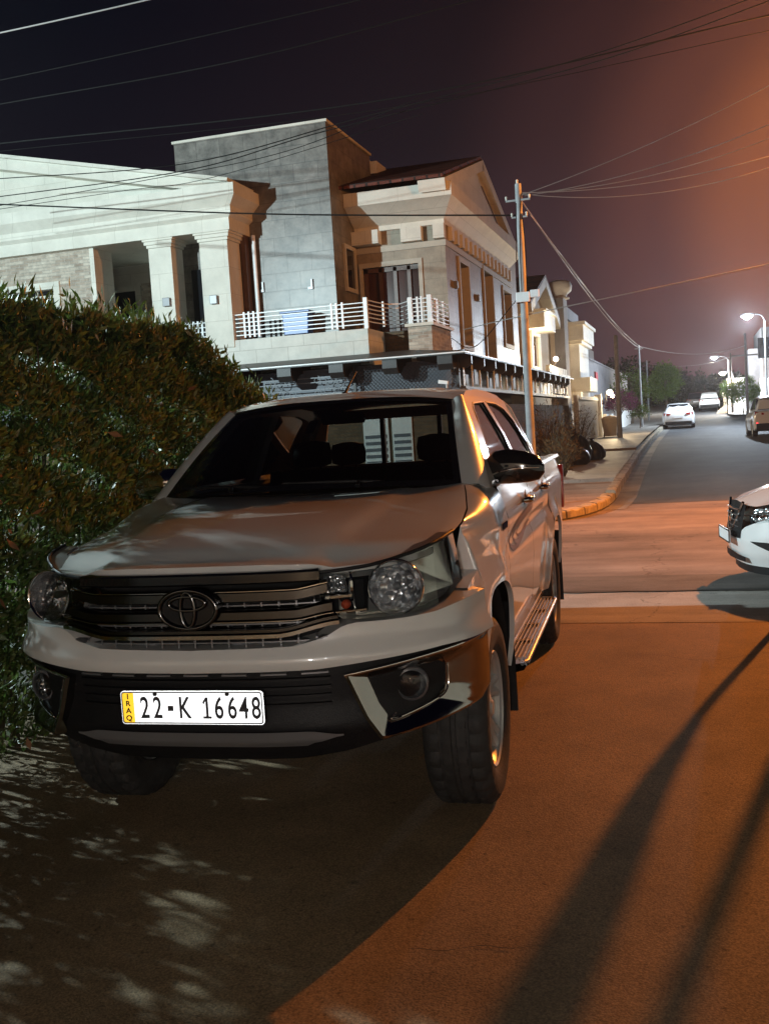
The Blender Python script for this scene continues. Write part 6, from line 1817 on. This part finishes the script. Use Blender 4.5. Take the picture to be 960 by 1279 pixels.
q = MB(); q.box((-.72, 4.55, .24), (.72, 4.64, .40)); cp_("diffuser", q, M['black_plastic'])
q = MB(); q.box((-.26, 4.63, .60), (.26, 4.645, .72)); cp_("number_plate", q, M['white_metal'])
simple_wheels(cp_, 1.8, (.85, 3.62), .33)
# estate / crossover cars seen from behind
SUVP = [(0, .66, .46, .70), (.1, .84, .26, .84), (.5, .90, .22, .94), (1.2, .92, .21, 1.0), (2.4, .92, .21, 1.04), (3.6, .92, .22, 1.06), (4.25, .89, .26, 1.06), (4.45, .84, .34, 1.0)]
SUVG = [(1.1, .76, .98, .70, 1.02), (1.6, .80, 1.02, .66, 1.40), (2.1, .80, 1.04, .64, 1.60), (3.0, .80, 1.05, .64, 1.65), (3.8, .79, 1.06, .62, 1.60), (4.15, .78, 1.06, .62, 1.46), (4.36, .77, 1.05, .72, 1.12)]
def suv(label, loc, rz, paint, group=None, lit=False):
    t, cp_, g, pr = car("estate_car", label, "car", loc, rz, 4.45, 1.84, SUVP, SUVG, paint, group=group, rwh=.35, wy=(.9, 3.55))
    gwin(cp_, g, 1.75, 3.95); endglass(cp_, (4.30, 1.12), (4.05, 1.52), .70, .58, .06, "rear_window"); endglass(cp_, (1.3, 1.08), (1.95, 1.54), .70, .58, -.03, "windscreen")
    for s_ in SG:
        q = MB(); q.prism([(.86, .88), (.52, .90), (.50, .97), (.84, 1.04)], lambda a, b_: (s_*a, 4.40-.25*(a-.5), b_), lambda a, b_: (s_*a, 4.475-.25*(a-.5), b_)); cp_("tail_light", q, M['tail_red'])
        q = MB(); q.prism([(.80, .48), (.70, .46), (.73, .60), (.80, .62)], lambda a, b_: (s_*a, 4.38, b_), lambda a, b_: (s_*a, 4.44-.06, b_) if False else (s_*a, 4.45, b_)); cp_("fog_light", q, M['fog_red'] if (lit and s_ > 0) else M['tail_red'])
    q = MB(); q.box((-.80, 4.36, .28), (.80, 4.47, .56)); cp_("lower_bumper", q, M['black_plastic'], bevel=.02)
    q = MB(); q.box((-.26, 4.45, .72), (.26, 4.47, .84)); cp_("number_plate", q, M['white_metal'])
    simple_wheels(cp_, 1.84, (.9, 3.55), .35)
    return t
M['fog_red'] = emit("lit_red_lens", (1.0, .04, .05), 2.5)
suv("white estate car with one red rear light glowing, cut by the right edge", (2.98, 49.0, zr(46.5)), R(182), M['paint_blue_white'], lit=True)
suv("silver white car parked at the far end of the street", (1.25, 101, zr(98.5)), R(180), M['paint_blue_white'])
suv("dark car half hidden on the left of the far silver white car", (.15, 107, zr(104)), R(180), M['paint_dark'])

# the white saloon nosing in from the right
F2 = Front([(0, 0), (.30, .025), (.50, .09), (.66, .20), (.77, .34), (.84, .52), (.872, .75)])
NS_ = thing("saloon_car", "white saloon car with dark grille nosing in from the right edge of the photo", "car", (.27, 9.92, 0), R(-82), local=True)
n_ = lambda name, mb, mt, parent=NS_, smooth=40, **k: mb.build(name, mt, parent, smooth=smooth, **k)
PW = M['paint_blue_white']
mb = MB(); F2.patch(mb, -.872, .872, lambda x: .20, lambda x: interp(x, [(0, .44), (.30, .44), (.36, .52), (.60, .60), (.80, .64), (.872, .66)]), lambda z, x: interp(z, [(.18, .05), (.30, .0), (.42, -.015), (.55, .01), (.66, .03)]), 60, 12)
n_("bumper_cover", mb, PW)
mb = MB(); F2.patch(mb, -.84, .84, lambda x: .13, lambda x: .205, lambda z, x: .06, 40, 3); n_("lip", mb, M['black_plastic'])
mb = MB(); F2.patch(mb, -.34, .34, lambda x: .43, lambda x: interp(x, [(0, .74), (.34, .72)]), lambda z, x: interp(z, [(.43, -.018), (.74, .05)]), 20, 6); g2 = n_("grille", mb, M['black_plastic'])
q = MB()
for k in range(5): F2.bar(q, -.26, .26, .47+.05*k, .478+.05*k, .0, .04, 12)
q.build("grille_bar", M['satin'], g2)
q = MB(); q.tube([F2.pt(F2.arc(x), z, -.008+.16*max(0, z-.45)) for x, z in ((.30, .74), (.20, .60), (.10, .50), (0, .48), (-.10, .50), (-.20, .60), (-.30, .74))], .014, 8); q.build("chrome_vee", M['chrome'], g2, smooth=60)
q = MB(); q.lathe([(0, .012), (.05, .008), (.055, 0)], (0, .012, .60), (0, -1, .25), 20); q.build("badge", M['chrome'], g2, smooth=60)
q = MB(); q.box((-.26, -.060, .385), (.26, -.045, .495)); pl2 = n_("number_plate", q, M['white_metal'])
q = MB(); q.holes(rrect(-.262, .383, .262, .497, .01), [rrect(-.252, .393, .252, .487, .006)], lambda a, b_: (a, -.064, b_), lambda a, b_: (a, -.058, b_)); q.build("plate_frame", M['black_plastic'], pl2)
mb = MB(); F2.patch(mb, -.42, .42, lambda x: .235, lambda x: interp(x, [(0, .30), (.42, .275)]), lambda z, x: -.012, 16, 3); n_("lower_intake", mb, M['black_plastic'])
for sg in SG:
    lo = lambda x: interp(x, [(.34, .60), (.50, .565), (.70, .60), (.84, .665)]); hi = lambda x: interp(x, [(.34, .66), (.50, .705), (.70, .745), (.86, .775)])
    mb = MB(); F2.patch(mb, sg*.345, sg*.862, lo, hi, lambda z, x: .03+.30*max(0, z-.58)*(1-sstep(.6, .86, x))+.05, 24, 5, flip=(sg < 0)); h2 = n_("headlight", mb, M['reflector'])
    q = MB(); F2.patch(q, sg*.345, sg*.862, lo, hi, lambda z, x: .01+.30*max(0, z-.58)*(1-sstep(.6, .86, x)), 24, 5, flip=(sg < 0)); q.build("headlight_lens", M['lens'], h2, smooth=60)
    q = MB(); F2.bar(q, sg*.36, sg*.84, .625, .640, .02, .06, 20, zoff=lambda x: .12*(x-.36)); q.build("lamp_divider", M['dark_chrome'], h2)
    pz = F2.pt(F2.arc(.68), .685, .05); q = MB(); q.lathe([(0, 0), (.03, .01), (.042, .035)], (sg*pz[0], pz[1]+.03, pz[2]), (sg*.5, -1, 0), 20); q.build("lamp_projector", M['reflector_fine'], h2, smooth=60)
    mb = MB(); F2.patch(mb, sg*.50, sg*.82, lambda x: interp(x, [(.50, .415), (.62, .37), (.72, .325), (.82, .32)]), lambda x: interp(x, [(.50, .42), (.66, .42), (.82, .39)]), lambda z, x: -.020, 14, 4, flip=(sg < 0)); fgt = n_("fog_lamp_trim", mb, M['black_plastic'])
    pz = F2.pt(F2.arc(.70), .355, -.024); q = MB(); q.lathe([(0, .012), (.03, .010), (.036, 0)], (sg*pz[0], pz[1], pz[2]), (sg*.5, -1, 0), 16); q.build("fog_lamp", M['reflector_fine'], fgt, smooth=60)
# hood, sides, cabin
mb = MB(); P_ = []
for i in range(31):
    s_ = -1+2*i/30; a = F2.arc(.862)*s_; x0, y0, nx, ny = F2.at(a); ax = abs(x0); z0 = interp(ax, [(0, .74), (.34, .715), (.50, .71), (.70, .75), (.862, .78)])
    d = interp(ax, [(0, .06), (.5, .06), (.862, .02)]); x0 -= nx*d; y0 -= ny*d
    row = []
    for j in range(17):
        v = j/16
        zc = lerp(z0, lerp(.985, .93, s_*s_), v)+.05*math.sin(math.pi*v)*(1-.4*s_*s_)
        row.append((lerp(x0, .80*s_, v**.7), lerp(y0, 1.25-.12*(1-s_*s_), v), zc))
    P_.append(row)
mb.grid(P_); n_("hood", mb, PW, smooth=50)
for sg in SG:
    mb = MB(); P_ = []
    for i in range(90):
        y = lerp(.70, 4.55, i/89); lo_ = .18
        for w0 in (1.22, 3.63):
            dd = abs(y-w0)/.37
            if dd < 1: lo_ = max(lo_, .32+.37*math.sqrt(1-dd*dd))
        hi_ = interp(y, [(.70, .775), (1.25, .90), (2.5, .95), (4.0, 1.0), (4.55, .95)]); bl = .872+.015*math.sin(math.pi*min(1, (y-.7)/3.9)) - .10*sstep(4.1, 4.6, y)**2
        P_.append([(sg*(bl-.06), y, lo_+.002)]+[(sg*(bl-.03*abs(v-.45)**2*4-.015*(v > .85)), y, lerp(lo_, hi_, v)) for v in np.linspace(0, 1, 10)]+[(sg*(bl-.075), y, hi_+.012)])
    mb.grid(P_, flip=(sg > 0)); n_("body_side", mb, PW)
mb = MB(); mb.box((-.80, .70, .20), (.80, 4.50, .74)); mb.box((-.50, .26, .20), (.50, .7, .54)); n_("inner_body", mb, M['void'])
g = spline([(1.20, .78, .92, .72, .93), (1.6, .80, .93, .64, 1.20), (2.1, .80, .95, .60, 1.42), (2.8, .80, .96, .60, 1.47), (3.4, .79, .98, .58, 1.40), (3.95, .76, 1.0, .60, 1.16), (4.2, .72, 1.0, .66, 1.01)], 40)
mb = MB(); mb.grid([[(s_*x, y, z) for s_, x, z in ((1, hb, zb_), (1, (hb+ht)/2+.015, (zb_+zt_)/2), (1, ht+.01, lerp(zb_, zt_, .93)), (1, ht*.85, zt_), (0, 0, zt_+.02), (-1, ht*.85, zt_), (-1, ht+.01, lerp(zb_, zt_, .93)), (-1, (hb+ht)/2+.015, (zb_+zt_)/2), (-1, hb, zb_))] for y, hb, zb_, ht, zt_ in g]); n_("cabin", mb, PW)
cpx = lambda n__, mb, mt, **k: mb.build(n__, mt, NS_, **k)
gwin(cpx, g, 1.85, 3.75); endglass(cpx, (1.32, .98), (2.0, 1.38), .70, .55, -.03, "windscreen"); endglass(cpx, (4.1, 1.04), (3.5, 1.38), .66, .52, .03, "rear_window")
mb = MB(); mb.grid([[(x, 4.2, 1.0), (x, 4.62-.12*abs(x)**2, .97), (x, 4.68-.14*abs(x)**2, .60), (x, 4.62-.12*abs(x)**2, .22)] for x in np.linspace(-.82, .82, 15)], True); n_("boot", mb, PW)
simple_wheels(cpx, 1.76, (1.22, 3.63), .32)
for sg in SG:
    q = MB(); q.lathe([(0.0, -.10), (.06, -.08), (.085, 0), (.06, .08), (0, .10)], (sg*.98, 1.62, 1.0), (1, 0, 0), 14); n_("door_mirror", q, PW)

# sapling and an added shadow caster right of the frame; their shadows cross the drive
def sapling(label, pts, r0, r1, crown=None, seed=1):
    t = thing("sapling", label, "tree", pts[0])
    q = MB(); pl__ = spline(pts, 20); q.tube(pl__, [lerp(r0, r1, i/19) for i in range(20)], 8); q.build("trunk", M['bark'], t, smooth=60)
    if crown:
        p, d, cc = clumps(crown[0], crown[1], crown[2], crown[3], .055, .9, seed, -1); leaves("crown", p, d, .05, M['green_leaf'], t, .4, .7)
    return t
fpz = thing("shadow_caster", "added shadow caster shaped as a bundle on a leaning pole, right of the drive", "shadow_caster", (.66, 8.45, 0))  # added out of view; its shape makes the shadow on the drive widen
q = MB(); q.tube(spline([(.66, 8.45, 0), (.63, 8.45, .9), (.625, 8.45, 1.6), (.72, 8.45, 2.2), (.90, 8.45, 3.1)], 16), .026, 8); q.build("pole", M['wood_pole'], fpz, smooth=60)
q = MB(); pl__ = spline([(.626, 8.45, 1.55), (.66, 8.45, 1.9), (.74, 8.45, 2.3), (.86, 8.45, 2.9)], 14)
q.tube(pl__, [.028, .034, .040, .046, .052, .057, .062, .066, .070, .074, .077, .076, .06, .03], 12); q.build("caster_bundle", M['curtain'], fpz, smooth=60)
sapling("tall bare sapling to the right of the added shadow caster", [(1.02, 8.5, 0), (1.0, 8.5, 1.2), (.99, 8.5, 2.2), (.98, 8.5, 3.4)], .036, .030, None, 4)

# the photographer's own house behind the camera: its lit wall is what the chrome mirrors
oh = thing("house", "cream house front with a lit porch lamp behind the photographer", "house", (0, -6, 0))
mb = MB(); mb.holes([(-7, 0), (7, 0), (7, 3.6), (-7, 3.6)], [[(-1.2, .1), (.2, .1), (.2, 2.3), (-1.2, 2.3)], [(2.2, 1.0), (4.2, 1.0), (4.2, 2.4), (2.2, 2.4)], [(-4.6, 1.0), (-2.8, 1.0), (-2.8, 2.4), (-4.6, 2.4)]], lambda a, b_: (a, -5.4, b_), lambda a, b_: (a, -5.7, b_)); mb.build("wall", M['wall_cream'], oh)
bx(((-1.2, -5.65, .1), (.2, -5.6, 2.3))).build("door", M['brown_frame'], oh)
for x0, x1 in ((2.2, 4.2), (-4.6, -2.8)): bx(((x0, -5.65, 1.0), (x1, -5.6, 2.4))).build("window", M['dark_glass'], oh)
q = MB(); q.lathe([(.11*math.sin(t), -.11*math.cos(t)) for t in np.linspace(0.01, math.pi-.01, 12)], (.6, -4.75, 2.55), (0, 0, 1), 16); q.build("porch_globe", M['lens_warm'], oh, smooth=60)
q = MB(); q.tube([(.6, -5.4, 2.75), (.6, -4.9, 2.8), (.6, -4.75, 2.66)], .02, 8); q.build("lamp_bracket", M['dark_metal'], oh, smooth=60)

gwl = thing("garden_wall", "cream garden wall along the right hand side of the driveway", "wall", (3.7, 0, 0))
bx(((3.6, -5.3, 0), (3.8, 5.6, 2.3)), ((3.5, 5.6, 0), (3.9, 6.0, 2.5))).build("wall", M['wall_cream'], gwl)
# ================================================================ night haze
hz = MB(); hz.box((-48, -18, -1.2), (46, 133, 14.0))
hm = bpy.data.materials.new("haze"); hm.use_nodes = True; hn = hm.node_tree; hn.nodes.clear()
ho = hn.nodes.new("ShaderNodeOutputMaterial"); hv = hn.nodes.new("ShaderNodeVolumePrincipled")
hv.inputs["Color"].default_value = (.9, .9, .92, 1); hv.inputs["Density"].default_value = HAZE; hv.inputs["Anisotropy"].default_value = .8
hn.links.new(hv.outputs[0], ho.inputs["Volume"])
tag(hz.build("haze", hm), kind='stuff')
